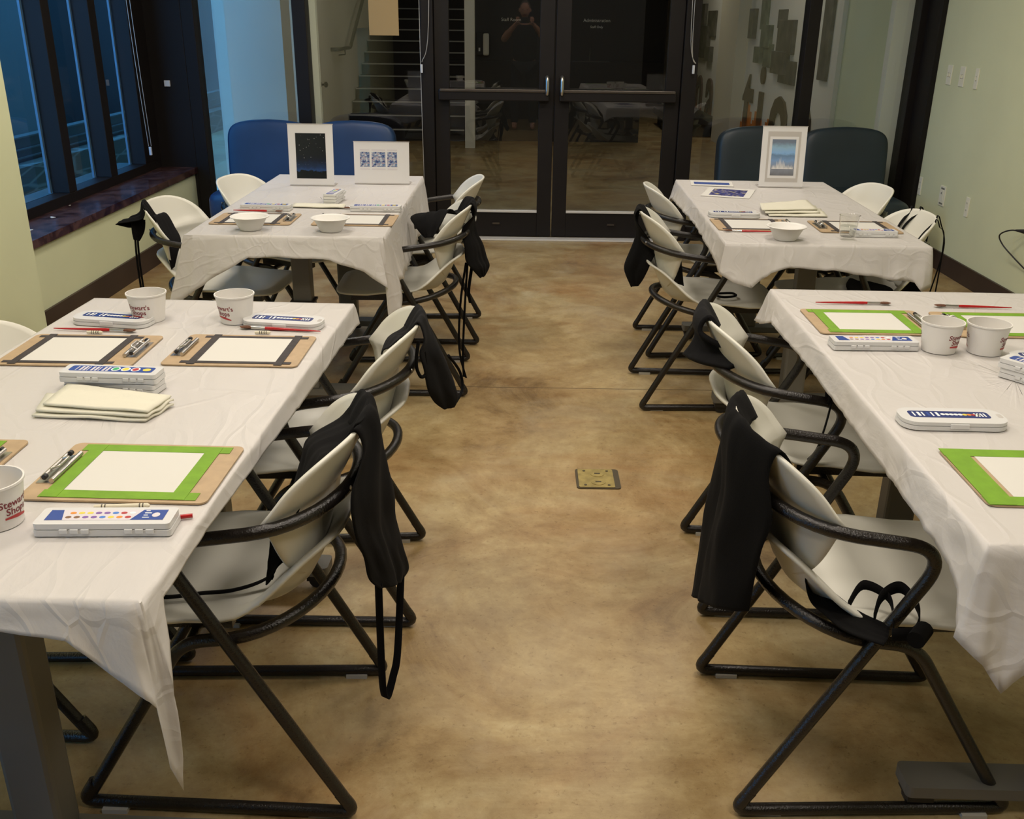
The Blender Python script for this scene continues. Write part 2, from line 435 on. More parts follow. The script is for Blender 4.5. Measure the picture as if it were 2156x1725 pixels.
def obj(name, mb, m=None, parent=None, smooth=False, bevel=0.0, solid=0.0, sub=0, auto=None):
    me = bpy.data.meshes.new(name)
    me.from_pydata(mb.v, [], mb.f)
    mats = mb.mats if mb.mats else [m]
    if mb.mats and m is not None and m not in mb.mats: pass
    for x in mats: me.materials.append(x)
    if mb.mats:
        for p, i in zip(me.polygons, mb.m): p.material_index = i
    if smooth:
        for p in me.polygons: p.use_smooth = True
    me.update()
    if smooth:
        try: me.set_sharp_from_angle(angle=math.radians(auto if auto else 50))
        except Exception: pass
    o = bpy.data.objects.new(name, me); C.objects.link(o)
    if parent is not None: o.parent = parent
    if solid:
        md = o.modifiers.new('solid', 'SOLIDIFY'); md.thickness = solid; md.offset = 0
    if sub:
        md = o.modifiers.new('sub', 'SUBSURF'); md.levels = sub; md.render_levels = sub
    if bevel:
        md = o.modifiers.new('bevel', 'BEVEL'); md.width = bevel; md.segments = 2; md.limit_method = 'ANGLE'
    return o

def tag(o, label, cat, group=None, kind=None):
    o['label'] = label; o['category'] = cat
    if group: o['group'] = group
    if kind: o['kind'] = kind
    return o
def thing(name, label, cat, loc=(0, 0, 0), rz=0.0, group=None):
    o = bpy.data.objects.new(name, None); C.objects.link(o)
    o.empty_display_size = 0.05
    o.location = loc; o.rotation_euler = (0, 0, rz)
    return tag(o, label, cat, group)
def struct(name, mb, m, parent=None, label=None, cat=None, **k):
    o = obj(name, mb, m, parent, **k)
    if parent is None:
        o['kind'] = 'structure'
        if label: o['label'] = label; o['category'] = cat or 'structure'
    return o
def struct_root(name, label, cat):
    o = bpy.data.objects.new(name, None); C.objects.link(o)
    o['kind'] = 'structure'; o['label'] = label; o['category'] = cat
    return o
KIDS = {}
def copy_tree(o, parent=None):
    c = o.copy(); C.objects.link(c)
    if parent is not None: c.parent = parent
    for ch in [k for k in bpy.data.objects if k.parent == o and k != c]:
        copy_tree(ch, c)
    return c
def bez(path, n=8):
    """Catmull-Rom through the points"""
    P = [Vector(p) for p in path]; out = []
    for i in range(len(P) - 1):
        p0 = P[max(i - 1, 0)]; p1 = P[i]; p2 = P[i + 1]; p3 = P[min(i + 2, len(P) - 1)]
        for k in range(n):
            t = k / n
            out.append(0.5 * ((2 * p1) + (p2 - p0) * t + (2 * p0 - 5 * p1 + 4 * p2 - p3) * t * t + (3 * p1 - p0 - 3 * p2 + p3) * t ** 3))
    out.append(P[-1]); return out
def rounded(path, r, n=6):
    """polyline with rounded corners"""
    P = [Vector(p) for p in path]; out = [P[0]]
    for i in range(1, len(P) - 1):
        rr = r[i] if isinstance(r, (list, tuple)) else r
        a = (P[i - 1] - P[i]); b = (P[i + 1] - P[i])
        d = min(rr, a.length * 0.49, b.length * 0.49)
        s = P[i] + a.normalized() * d; e = P[i] + b.normalized() * d
        for k in range(n + 1):
            t = k / n; out.append(s * (1 - t) ** 2 + P[i] * 2 * t * (1 - t) + e * t * t)
    out.append(P[-1]); return out
def rrect(w, h, r, n=6, cx=0, cy=0):
    pts = []
    for sx, sy, a0 in ((1, 1, 0), (-1, 1, 90), (-1, -1, 180), (1, -1, 270)):
        for k in range(n + 1):
            a = math.radians(a0 + 90 * k / n)
            pts.append((cx + sx * (w / 2 - r) + r * math.cos(a), cy + sy * (h / 2 - r) + r * math.sin(a)))
    return pts
def text_mb(txt, size, mt, extrude=0.0, align='CENTER', bold=0.0):
    cu = bpy.data.curves.new('txt', 'FONT'); cu.body = txt; cu.size = size; cu.extrude = extrude; cu.align_x = align; cu.offset = bold
    cu.resolution_u = 3
    o = bpy.data.objects.new('txt', cu); C.objects.link(o)
    bpy.context.view_layer.update()
    dg = bpy.context.evaluated_depsgraph_get()
    me = bpy.data.meshes.new_from_object(o.evaluated_get(dg))
    mb = MB(); mb.add([v.co[:] for v in me.vertices], [tuple(p.vertices) for p in me.polygons], mt)
    bpy.data.objects.remove(o); bpy.data.meshes.remove(me)
    return mb
def smooth01(t):
    t = max(0.0, min(1.0, t)); return t * t * (3 - 2 * t)

# ------------------------------------------------------------------ the room
XL, XLN, XR, YB, YG = -2.32, -2.12, 2.70, -2.6, 7.0
struct('floor', MB().box((-6, -2.8, -0.1), (3.4, 22, 0)), M['floor'], label='stained brown and ochre polished concrete floor', cat='floor')
struct('ceiling', MB().box((-2.9, -2.8, CEIL), (3.4, 7.1, CEIL + 0.1)), M['ceil'], label='pale ceiling above the classroom', cat='ceiling')
w = MB(); w.box((XR, YB, 0), (XR + 0.2, 22, 2.9))
struct('wall_right', w, M['wall'], label='sage green painted wall on the right with switches and outlets', cat='wall')
# left side: near pier, low wall under the sill
w = MB(); w.box((XLN - 0.9, 0.95, 0), (XLN, 4.12, CEIL)); w.box((XLN - 0.2, YB, 0), (XLN, 0.95, 0.10)); w.box((XLN - 0.2, YB, 1.35), (XLN, 0.95, CEIL)); w.box((XLN - 0.2, YB, 0.10), (XLN, 0.0, 1.35))
struct('wall_left', w, M['wall'], label='sage green wall pier at the left edge of the photo', cat='wall')
w = MB(); w.box((XL - 0.25, 4.12, 0), (XL, 6.95, 0.435))
struct('wall_window', w, M['wall'], label='low green wall under the burgundy stone sill', cat='wall')
struct('baseboard_left', MB().box((XL, 4.12, 0), (XL + 0.014, 6.93, 0.13)), M['base'], label='dark brown rubber baseboard under the window', cat='baseboard')
struct('baseboard_right', MB().box((XR - 0.014, YB, 0), (XR, 6.72, 0.115)), M['base'], label='dark brown rubber baseboard along the right green wall', cat='baseboard')
struct('wall_back', MB().box((-3.1, YB - 0.2, 0), (XR + 0.2, YB, CEIL)), M['unlit_wood'], label='wall behind the camera, coloured dark as unlit', cat='wall')  # unlit look of the wall comes from its dark colour
# stone window sill
sl = MB(); sl.prism([(XL + 0.02, 4.12), (XL + 0.02, 6.95), (-2.60, 6.95), (-2.60, 4.12)], 0.437, 0.480)
struct('trim_1', sl, M['sill'], label='polished burgundy stone window sill with pale scuffs', cat='sill', bevel=0.004)
# window wall: bottom rail, mullions, panes
win = struct_root('window_1', 'tall dark framed window with three deep mullions and blue dusk outside', 'window')
wr = obj('window_rail', MB().box((-2.65, 4.12, 0.44), (-2.55, 6.95, 0.535)), M['bronze'], win, bevel=0.003)
obj('outer_sill', MB().box((-2.86, 4.12, 0.44), (-2.651, 6.95, 0.50)), M['outwall'], wr)
for y0, y1 in ((5.47, 5.565), (6.065, 6.165), (6.65, 6.95)):
    mu = obj('mullion', MB().box((-2.65, y0, 0.535), (-2.55, y1, CEIL)), M['bronze'], win, bevel=0.003)
    obj('outer_stop', MB().box((-2.665, y0 - 0.016, 0.535), (-2.652, y0 + 0.004, CEIL)), M['outermetal'], mu)  # strip tinted blue as if lit by the dusk sky
for y0, y1 in ((4.12, 5.47), (5.565, 6.065), (6.165, 6.65)):
    obj('pane', MB().box((-2.645, y0, 0.535), (-2.639, y1, CEIL)), M['glass'], win)
# a corner panel closes the recess next to the glass front
struct('trim_2', MB().box((-2.75, 6.93, 0.0), (-2.30, 7.05, CEIL)), M['bronze'], label='black metal corner panel between window and glass front', cat='panel', bevel=0.003)
# window near the camera (daylight source at the left, outside the view)
wn = struct_root('window_2', 'low window in the left wall next to the near table', 'window')
obj('pane', MB().box((XLN - 0.12, 0.0, 0.10), (XLN - 0.114, 0.95, 1.35)), M['glass'], wn)

# glass front
fr = struct_root('trim_3', 'dark bronze frame of the glass front', 'frame')
for x0, x1 in ((-2.30, -2.215), (-1.555, -1.465), (-0.700, -0.615), (1.075, 1.175), (1.885, 1.966), (2.62, 2.70)):
    obj('post', MB().box((x0, 6.93, 0), (x1, 7.06, CEIL)), M['bronze'], fr, bevel=0.003)
for x0, x1 in ((-2.215, -1.555), (-1.465, -0.700), (1.175, 1.885), (1.966, 2.62)):
    obj('bottom_rail', MB().box((x0, 6.95, 0), (x1, 7.05, 0.10)), M['bronze'], fr, bevel=0.003)
for x0, x1 in ((-2.215, -1.555), (-1.465, -0.700), (1.175, 1.885), (1.966, 2.62)):
    obj('pane', MB().box((x0, 6.997, 0.10), (x1, 7.003, CEIL)), M['glass'], fr)
struct('trim_4', MB().box((2.665, 6.70, 0.0), (2.70, 6.93, CEIL)), M['bronze'], label='black vertical blind channel at the right corner', cat='channel', bevel=0.002)
struct('trim_5', MB().box((-0.62, 6.86, 0.0), (1.08, 6.95, 0.012)), M['threshold'], label='pale metal threshold strip under the glass doors', cat='threshold', bevel=0.003)

def door(name, label, x0, x1, hinge_left):
    d = struct_root(name, label, 'door')
    st = 0.10
    for a, b in ((x0, x0 + st), (x1 - st, x1)):
        obj('stile', MB().box((a, 6.965, 0.012), (b, 7.015, CEIL)), M['bronze'], d, bevel=0.003)
    obj('bottom_rail', MB().box((x0 + st, 6.965, 0.012), (x1 - st, 7.015, 0.185)), M['bronze'], d, bevel=0.003)
    obj('glazing_stop', MB().box((x0 + st, 6.955, 0.185), (x1 - st, 6.985, 0.20)), M['threshold'], d, bevel=0.002)
    obj('pane', MB().box((x0 + st, 6.99, 0.20), (x1 - st, 6.996, CEIL)), M['glass'], d)
    # push bar with end housing and curved pull
    r = MB(); r.box((x0 + 0.03, 6.90, 0.955), (x1 - 0.03, 6.965, 1.028))
    bar = obj('push_bar', r, M['bronze'], d, bevel=0.006)
    obj('bar_highlight', MB().box((x0 + 0.04, 6.893, 1.012), (x1 - 0.04, 6.93, 1.030)), M['bronze2'], bar, bevel=0.003)  # lighter strip stands for the highlight along the bar top
    xe = x1 - 0.045 if hinge_left else x0 + 0.045
    obj('pull_handle', MB().tube(rounded([(xe, 6.93, 1.00), (xe, 6.885, 1.00), (xe, 6.885, 1.11), (xe, 6.95, 1.11)], 0.025), 0.013, 10), M['chrome'], bar, smooth=True)
    obj('keyhole', MB().box((x0 + 0.40, 6.955, 0.10), (x0 + 0.45, 6.966, 0.112)), M['bronze2'], d)
    return d
door('door_1', 'left leaf of the dark framed glass double door', -0.612, 0.205, True)
door('door_2', 'right leaf of the dark framed glass double door', 0.215, 1.072, False)

# ceiling lamps
def ceiling_light(x, y, power, z=CEIL, label='square white ceiling light above the tables', group='classroom ceiling lights'):
    t = thing('ceiling_light', label, 'light', (x, y, z), 0, group)
    f = MB(); f.box((-0.32, -0.32, -0.03), (0.32, -0.29, 0)); f.box((-0.32, 0.29, -0.03), (0.32, 0.32, 0)); f.box((-0.32, -0.29, -0.03), (-0.29, 0.29, 0)); f.box((0.29, -0.29, -0.03), (0.32, 0.29, 0))
    obj('frame', f, M['mat_white'], t)
    obj('diffuser', MB().box((-0.29, -0.29, -0.012), (0.29, 0.29, -0.008)), M['white_em'], t)
    ld = bpy.data.lights.new('lamp', 'AREA'); ld.shape = 'SQUARE'; ld.size = 0.56; ld.energy = power; ld.color = LIGHT_COLOR; ld.spread = math.radians(180)
    lo = bpy.data.objects.new('lamp', ld); C.objects.link(lo); lo.parent = t; lo.location = (0, 0, -0.02)
    return t
LN = ['square ceiling light above the front of the near left table', 'square ceiling light above the front of the near right table', 'square ceiling light above the back of the near left table',
      'square ceiling light above the back of the near right table', 'square ceiling light above the far left table', 'square ceiling light above the far right table', 'square ceiling light above the near aisle', 'square ceiling light just inside the glass doors']
for (x, y, p), lab in zip(LIGHT_SPOTS, LN): ceiling_light(x, y, p, CEIL, lab)

# ------------------------------------------------------------------ hall beyond the glass
w = MB(); w.box((-2.50, 7.05, 0), (-2.30, 7.25, 2.9)); w.box((-2.50, 8.3, 0), (-1.95, 8.75, 2.9)); w.box((-2.50, 8.75, 0), (-2.30, 22, 2.9)); w.box((-2.50, 7.25, 0), (-2.30, 8.3, 0.2)); w.box((-2.5, 7.25, 2.6), (-2.3, 8.3, 2.9))
struct('wall_hall_left', w, M['hallwhite'], label='white hall wall and pier seen through the glass on the left', cat='wall')
wn3 = struct_root('window_3', 'hall window left of the pale pier', 'window')
obj('pane', MB().box((-2.405, 7.25, 0.2), (-2.40, 8.3, 2.6)), M['glass'], wn3)
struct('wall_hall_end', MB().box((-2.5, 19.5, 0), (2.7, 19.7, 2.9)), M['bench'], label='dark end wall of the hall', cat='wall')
struct('ceiling_hall', MB().box((-2.6, 7.1, 2.9), (2.9, 22, 3.0)), M['ceil'], label='hall ceiling', cat='ceiling')
struct('wall_hall_pilaster', MB().box((2.52, 12.3, 0), (2.70, 13.4, 2.9)), M['wall2'], label='pale pilaster between the two groups of wall lettering', cat='wall')
struct('baseboard_hall', MB().box((2.685, 7.06, 0), (2.70, 19.5, 0.10)), M['base'], label='dark baseboard of the hall wall', cat='baseboard')
w = MB(); w.box((2.66, 8.75, 0), (2.70, 19.5, 2.9))
struct('wall_hall_right', w, M['hallwhite'], label='cream hall wall with brown lettering and photo panels', cat='wall')
for (x, y, p), lab in zip(HALL_LIGHTS, ('hall ceiling light in front of the staircase', 'hall ceiling light beside the letters i and o', 'hall ceiling light beside the pilaster')): ceiling_light(x, y, p, 2.9, lab, 'hall ceiling lights')
struct('trim_6', MB().box((2.50, 7.07, 0.0), (2.64, 7.16, 2.9)), M['hallwhite'], label='pale jamb behind the right black corner frame', cat='jamb')
struct('trim_7', MB().box((-1.60, 7.07, 0.0), (-1.425, 7.13, 2.9)), M['hallwhite'], label='pale jamb behind the left black post', cat='jamb')
# dark partition with the office doors
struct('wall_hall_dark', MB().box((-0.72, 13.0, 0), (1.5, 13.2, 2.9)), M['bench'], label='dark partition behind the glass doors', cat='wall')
def sign(txt, size, x, z, y, label):
    mb = text_mb(txt, size, M['letterink'], 0.002)
    mb.xf(Matrix.Translation((x, y, z)) @ Matrix.Rotation(PI / 2, 4, 'X'))
    return tag(obj('wall_lettering', mb), label, 'lettering', 'small pale lettering on the dark partition')
sign('Administration', 0.056, 0.90, 1.455, 12.99, 'small pale lettering reading Administration on the dark partition')
sign('Staff Only', 0.040, 0.90, 1.385, 12.99, 'small pale lettering reading Staff Only below the Administration sign')
sg = sign('Staff Room', 0.056, -0.17, 1.455, 12.99, 'dim lettering reading Staff Room on the dark partition')
# staircase
st = thing('staircase', 'dark staircase with pale step edges seen through the glass', 'staircase', (-1.36, 12.6, 0))
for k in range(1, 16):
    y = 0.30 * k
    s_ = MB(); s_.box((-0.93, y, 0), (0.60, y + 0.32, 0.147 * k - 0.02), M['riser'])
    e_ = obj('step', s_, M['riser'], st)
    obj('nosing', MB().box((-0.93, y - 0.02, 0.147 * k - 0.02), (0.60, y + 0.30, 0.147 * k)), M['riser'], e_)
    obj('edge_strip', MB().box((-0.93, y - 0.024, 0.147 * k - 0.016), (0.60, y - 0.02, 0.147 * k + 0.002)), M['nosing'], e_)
hr = thing('handrail', 'dark metal handrail bracketed to the hall wall beside the stairs', 'handrail', (-2.22, 12.2, 1.12))
obj('rail', MB().tube(rounded([(-0.08, 0, 0), (0, 0, 0), (0, 0.9, 0.0), (0, 4.5, 1.75)], 0.05), 0.022, 10), M['railmetal'], hr, smooth=True)
obj('bracket', MB().tube([(-0.08, 0.5, -0.08), (0, 0.5, -0.07), (0, 0.5, -0.01)], 0.010, 8), M['railmetal'], hr, smooth=True)
wk = thing('door_knob', 'small dark knob on the cream hall wall', 'knob', (-2.30, 11.46, 0.767))
obj('rose', MB().lathe([(0.03, 0), (0.03, 0.01)], 16).xf(Matrix.Rotation(PI / 2, 4, 'Y')), M['black'], wk, smooth=True)
obj('knob', MB().lathe([(0.012, 0.01), (0.012, 0.04), (0.03, 0.05), (0.03, 0.075), (0.01, 0.085)], 16).xf(Matrix.Rotation(PI / 2, 4, 'Y')), M['black'], wk, smooth=True)
# tan notice on the glass
tag(obj('notice', MB().box((-1.05, 6.985, 1.362), (-0.85, 6.995, 2.1)), M['tanpaper'], bevel=0.001), 'tall tan paper notice fixed to the glass above the triptych picture', 'notice')
# wall dispenser
hs = thing('wall_dispenser', 'white and black dispenser on the dark partition beyond the left door', 'dispenser', (-0.52, 13.0, 1.05))
obj('dispenser_back', MB().box((-0.085, -0.08, 0), (0.0, 0.0, 0.27)), M['black'], hs, bevel=0.01)
obj('dispenser_cover', MB().box((0.0, -0.11, 0.0), (0.075, 0.0, 0.26)), M['hallwhite'], hs, bevel=0.02)
obj('spout', MB().box((-0.055, -0.09, 0.05), (-0.035, -0.075, 0.09)), M['mat_white'], hs)
tag(obj('hall_slab', MB().box((-0.71, 12.2, 0), (-0.59, 12.32, 2.9)), M['hallwhite']), 'slim pale column in the hall beyond the left door', 'slab')  # slim pale upright block, floor to ceiling
# letters on the hall wall
def wall_letter(ch, yc, zb, size, mt, label):
    mb = text_mb(ch, size, mt, 0.012, bold=0.018)
    # text x runs towards -Y, text y is up, faces -X
    R = Matrix(((0, 0, -1, 2.645), (-1, 0, 0, yc), (0, 1, 0, zb), (0, 0, 0, 1)))
    mb.xf(R)
    return tag(obj('wall_letter', mb), label, 'letter', 'large letters on the hall wall')
wall_letter('m', 15.55, 0.08, 1.38, M['pic_letterdark'], 'large dark brown letter m low on the far hall wall')
wall_letter('a', 14.45, 0.08, 1.38, M['pic_letterdark'], 'large dark brown letter a low on the far hall wall')
wall_letter('t', 11.95, 0.10, 1.42, M['pic_letter'], 'large brown letter t left of the letter i on the hall wall')
wall_letter('i', 11.30, 0.10, 1.42, M['pic_letter'], 'large brown letter i between t and o on the hall wall')
wall_letter('o', 10.45, 0.10, 1.42, M['pic_letter'], 'large brown letter o with an orange base on the hall wall')
wall_letter('n', 9.55, 0.10, 1.42, M['pic_letter'], 'large brown letter n beside the right glass post')
fl = MB()
rnd = random.Random(5)
for k in range(30):
    y = 12.2 - k * 0.09
    h = 0.25 + 0.30 * abs(math.sin(k * 0.5)) * rnd.uniform(0.7, 1) * (1 - k / 40)
    fl.box((2.651, y, 0.10), (2.659, y + 0.085, 0.10 + h))
tag(obj('flame_graphic', fl, mat('orange_graphic', (0.62, 0.20, 0.03), 0.6, var=0.3, scale=8)), 'orange flame graphic behind the letters t and i', 'graphic')
# photo panels
def photo(y0, y1, z0, z1, mt, label, d=0.05):
    t = tag(obj('wall_photo', MB().box((2.66 - d, y1, z0), (2.66, y0, z1)), mt, bevel=0.004), label, 'photo panel', 'photo panels on the hall wall')
PH = [(16.3, 15.7, 1.15, 1.45), (16.0, 15.2, 1.30, 1.72), (15.4, 14.8, 1.10, 1.42), (15.0, 14.4, 1.28, 1.62), (15.6, 15.0, 0.98, 1.20), (14.9, 14.5, 0.95, 1.15)]
for i, p in enumerate(PH):
    photo(*p, M['photo'], ['farthest upper dark wall photo above the letter m', 'tallest dark wall photo above the letter m', 'middle dark wall photo between the letters m and a', 'upper dark wall photo above the letter a', 'lowest dark wall photo above the letter m', 'small lowest dark wall photo above the letter a'][i], 0.03 + 0.015 * (i % 3))
photo(12.15, 11.9, 1.30, 1.62, M['photo'], 'narrow dark photo panel left of the green photo panels')
for i, p in enumerate([(11.65, 11.35, 1.40, 1.75), (11.5, 11.1, 1.22, 1.45), (11.7, 11.4, 1.05, 1.22), (11.35, 11.0, 1.02, 1.26)]):
    photo(*p, M['photogreen'], ['topmost greenish wall photo above the letter i', 'greenish wall photo just below the topmost one', 'greenish wall photo at lower left above the letter i', 'lowest greenish wall photo at lower right above the letter i'][i], 0.03 + 0.015 * (i % 3))
for i, p in enumerate([(10.85, 10.55, 1.42, 1.60), (10.75, 10.15, 1.18, 1.50), (10.85, 10.3, 0.98, 1.20), (10.6, 10.0, 0.90, 1.12)]):
    photo(*p, M['photo'], ['topmost dark wall photo above the letter o', 'widest dark wall photo above the letter o', 'dark wall photo in the third row above the letter o', 'lowest dark wall photo above the letter o'][i], 0.03 + 0.015 * (i % 3))
for i, p in enumerate([(9.75, 9.45, 1.28, 1.60), (9.8, 9.6, 1.02, 1.20), (9.2, 8.95, 1.00, 1.70)]):
    photo(*p, M['photo'], ['upper dark wall photo left of the right glass post', 'small lower dark wall photo left of the right glass post', 'tall dark wall photo right of the right glass post'][i], 0.03)
bn = thing('bench', 'low dark bench against the hall wall', 'bench', (2.3, 14.6, 0))
obj('seat', MB().box((-0.30, -0.9, 0.16), (0.33, 0.9, 0.26)), M['bench'], bn, bevel=0.01)
for sy in (-0.8, 0.7): obj('leg', MB().box((-0.25, sy, 0), (0.28, sy + 0.08, 0.16)), M['bench'], bn)

# outdoors, left
struct('ground_outside', MB().box((-14, 2, -0.3), (-2.80, 20, -0.1)), M['snow'], label='dim patio paving outside the window', cat='ground')
tag(obj('stone_wall', MB().box((-4.6, 3, -0.1), (-4.2, 18, 0.27)), M['flag']), 'low flagstone wall outside the left window', 'wall')
rl = thing('terrace_railing', 'dark horizontal railing above the flagstone wall outside', 'railing', (-4.4, 10, 0.27))
obj('panel', MB().box((-0.03, -7, 0), (0.03, 8, 0.20)), M['bench'], rl)
for z in (0.03, 0.10, 0.20): obj('rail', MB().box((-0.05, -7, z), (0.05, 8, z + 0.012)), M['outwall'], rl)
tag(obj('outer_pier', MB().box((-6.5, 11.6, -0.1), (-6.1, 12.75, 4)), M['outwall']), 'pale pier outside behind the first window bay', 'pier')
tag(obj('outer_facade', MB().box((-10.5, 5.0, -0.1), (-6.5, 30, 5)), mat('blue_grey_facade', (0.008, 0.0095, 0.010), 0.7, spec=0.1)), 'dark facade across the patio outside the window', 'facade')

# ------------------------------------------------------------------ tables and cloths
def make_table(x0, x1, y0, y1, label, rz=0.0):
    cx, cy = (x0 + x1) / 2, (y0 + y1) / 2
    t = thing('folding_table', label, 'table', (cx, cy, 0), rz, 'grey pedestal tables under white plastic sheets')
    hw, hl = (x1 - x0) / 2 - 0.006, (y1 - y0) / 2 - 0.006
    obj('tabletop', MB().box((-hw, -hl, 0.708), (hw, hl, 0.738)), M['laminate'], t, bevel=0.004)
    for s in (-1, 1):
        yy = s * (hl - 0.245)
        lg = obj('leg', MB().box((-0.044, yy - 0.035, 0.075), (0.044, yy + 0.035, 0.44 if cy > 3 else 0.71)), M['grey'], t, bevel=0.010)
        if cy > 3:
            obj('upper_column', MB().box((-0.036, yy - 0.028, 0.44), (0.036, yy + 0.028, 0.71)), M['grey'], lg, bevel=0.004)
            obj('collar', MB().box((-0.047, yy - 0.038, 0.436), (0.047, yy + 0.038, 0.444)), M['black'], lg)
        ft = obj('foot', MB().prism(rrect(0.62, 0.075, 0.012, 4, 0, yy), 0.050, 0.078), M['grey'], t, bevel=0.003)
        for sx in (-1, 1):
            ca = MB(); ca.lathe([(0.0, -0.012), (0.024, -0.012), (0.024, 0.012), (0.0, 0.012)], 18)
            ca.xf(Matrix.Translation((sx * 0.275, yy, 0.0245)) @ Matrix.Rotation(PI / 2, 4, 'X'))
            ca.box((sx * 0.275 - 0.026, yy - 0.026, 0.03), (sx * 0.275 + 0.026, yy + 0.026, 0.05))
            obj('caster', ca, M['black'], ft)
    obj('beam', MB().box((-0.03, -hl + 0.27, 0.66), (0.03, hl - 0.27, 0.708)), M['grey'], t)
    obj('side_beam', MB().box((-hw + 0.05, -hl + 0.2, 0.68), (-hw + 0.08, hl - 0.2, 0.708)), M['grey'], t)
    obj('side_beam', MB().box((hw - 0.08, -hl + 0.2, 0.68), (hw - 0.05, hl - 0.2, 0.708)), M['grey'], t)
    return t

ZT = 0.745
def make_cloth(x0, x1, y0, y1, cols, label, seed=1, rz=0.0):
    """cols: (tx, ty, hx, hy, hz) going once around; t on the table edge, h at the hem"""
    rnd = random.Random(seed)
    cx, cy = (x0 + x1) / 2, (y0 + y1) / 2
    # resample
    seq = []
    n = len(cols)
    for i in range(n):
        a, b = cols[i], cols[(i + 1) % n]
        d = math.hypot(b[0] - a[0], b[1] - a[1]) + 0.6 * math.dist(a[2:], b[2:])
        m = max(2, int(d / 0.014))
        for k in range(m):
            t = k / m
            ts = smooth01(t) * 0.5 + t * 0.5
            seq.append([a[j] + (b[j] - a[j]) * (t if j < 2 else ts) for j in range(5)])
    rows = []
    for t in (0.0, 0.25, 0.5, 0.7, 0.85, 0.94, 0.985, 1.0):
        row = []
        for c in seq:
            x = cx + (c[0] - cx) * t; y = cy + (c[1] - cy) * t
            nz = mnoise.noise(Vector((x * 5, y * 3, seed * 3.1))) * 0.0012 + mnoise.noise(Vector((x * 18, y * 14, seed))) * 0.0006
            z = ZT - 0.0012 + nz * (0.6 if t < 0.98 else 0.3)
            row.append((x, y, z))
        rows.append(row)
    L = 0
    NR = 9
    for r in range(1, NR + 1):
        t = r / NR
        row = []
        s_acc = 0
        for i, c in enumerate(seq):
            tx, ty, hx, hy, hz = c
            dx, dy = hx - tx, hy - ty
            ln = math.hypot(dx, dy) + 1e-6
            ox, oy = dx / ln, dy / ln
            e = 1 - (1 - min(1, t * 3.0)) ** 2       # outward rounding close to the table edge
            lead = 0.004 * e
            wx = tx + dx * t ** 1.15 + ox * lead * (1 - t); wy = ty + dy * t ** 1.15 + oy * lead * (1 - t)
            wz = ZT - 0.001 + (hz - ZT) * (t ** 1.05)
            deep = min(1.0, (ZT - hz) / 0.14)
            amp = 0.011 * t * deep
            per = i * 0.014
            q = mnoise.noise(Vector((per * 14, t * 1.2, seed * 7.7))) + 0.5 * mnoise.noise(Vector((per * 35, t * 3, seed * 2.2)))
            wx += ox * amp * q; wy += oy * amp * q
            wz += mnoise.noise(Vector((per * 9, 3.3, seed))) * 0.010 * t * deep
            row.append((wx, wy, wz))
        rows.append(row)
    mb = MB(); mb.grid(rows, None, closed=True)
    mb.xf(Matrix.Translation((cx, cy, 0)) @ Matrix.Rotation(rz, 4, 'Z') @ Matrix.Translation((-cx, -cy, 0)))
    o = obj('tablecloth', mb, M['cloth'], smooth=True, solid=0.0008, auto=80)
    tag(o, label, 'tablecloth', 'white plastic table covers')
    return o

# L1 near left, L2 far left, R1 near right, R2 far right
L1 = (-1.200, -0.479, 1.098, 2.562)
ROT = (math.radians(-1.69), 0.0, math.radians(-0.96), math.radians(-1.5))
L2 = (-1.208, -0.494, 3.415, 4.870)
R1 = (0.722, 1.470, 1.270, 2.765)
R2 = (0.742, 1.465, 3.385, 4.860)
make_table(*L1, 'grey pedestal table at the near left, its leg bare at the photo edge', ROT[0])
make_table(*L2, 'grey pedestal table at the far left near the blue sofa', ROT[1])
make_table(*R1, 'grey pedestal table at the near right with a caster foot in the photo corner', ROT[2])
make_table(*R2, 'grey pedestal table at the far right near the dark sofa', ROT[3])

x0, x1, y0, y1 = L1
make_cloth(x0, x1, y0, y1, [
    (x0, y0, x0 - 0.02, y0 - 0.03, 0.60), (x0 + 0.08, y0, x0 + 0.08, y0 - 0.025, 0.69), (x0 + 0.4, y0, x0 + 0.4, y0 - 0.020, 0.700), (-0.70, y0, -0.70, y0 - 0.018, 0.708),
    (-0.60, y0, -0.580, y0 - 0.02, 0.694), (-0.54, y0, -0.505, y0 - 0.03, 0.640), (-0.505, y0, -0.468, y0 - 0.038, 0.612), (-0.490, y0, -0.460, y0 - 0.034, 0.595), (-0.483, y0, -0.458, y0 - 0.030, 0.50), (x1, y0, -0.448, y0 - 0.022, 0.452), (x1, y0 + 0.006, -0.444, y0 - 0.016, 0.50), (x1, y0 + 0.015, -0.448, y0 - 0.004, 0.62), (x1, y0 + 0.04, x1 + 0.010, y0 + 0.05, 0.722),
    (x1, y0 + 0.25, x1 + 0.006, y0 + 0.25, 0.722), (x1, 1.9, x1 + 0.010, 1.9, 0.704), (x1, y1 - 0.2, x1 + 0.010, y1 - 0.2, 0.694), (x1, y1, x1 + 0.012, y1 + 0.008, 0.688),
    (x1 - 0.05, y1, x1 - 0.05, y1 + 0.015, 0.70), ((x0 + x1) / 2, y1, (x0 + x1) / 2, y1 + 0.02, 0.70), (x0, y1, x0 - 0.03, y1 + 0.02, 0.62), (x0, y1 - 0.1, x0 - 0.03, y1 - 0.1, 0.69), (x0, 1.8, x0 - 0.03, 1.8, 0.69)],
    'white plastic table cover at the near left with a long pointed corner hanging down', 1, ROT[0])
x0, x1, y0, y1 = L2
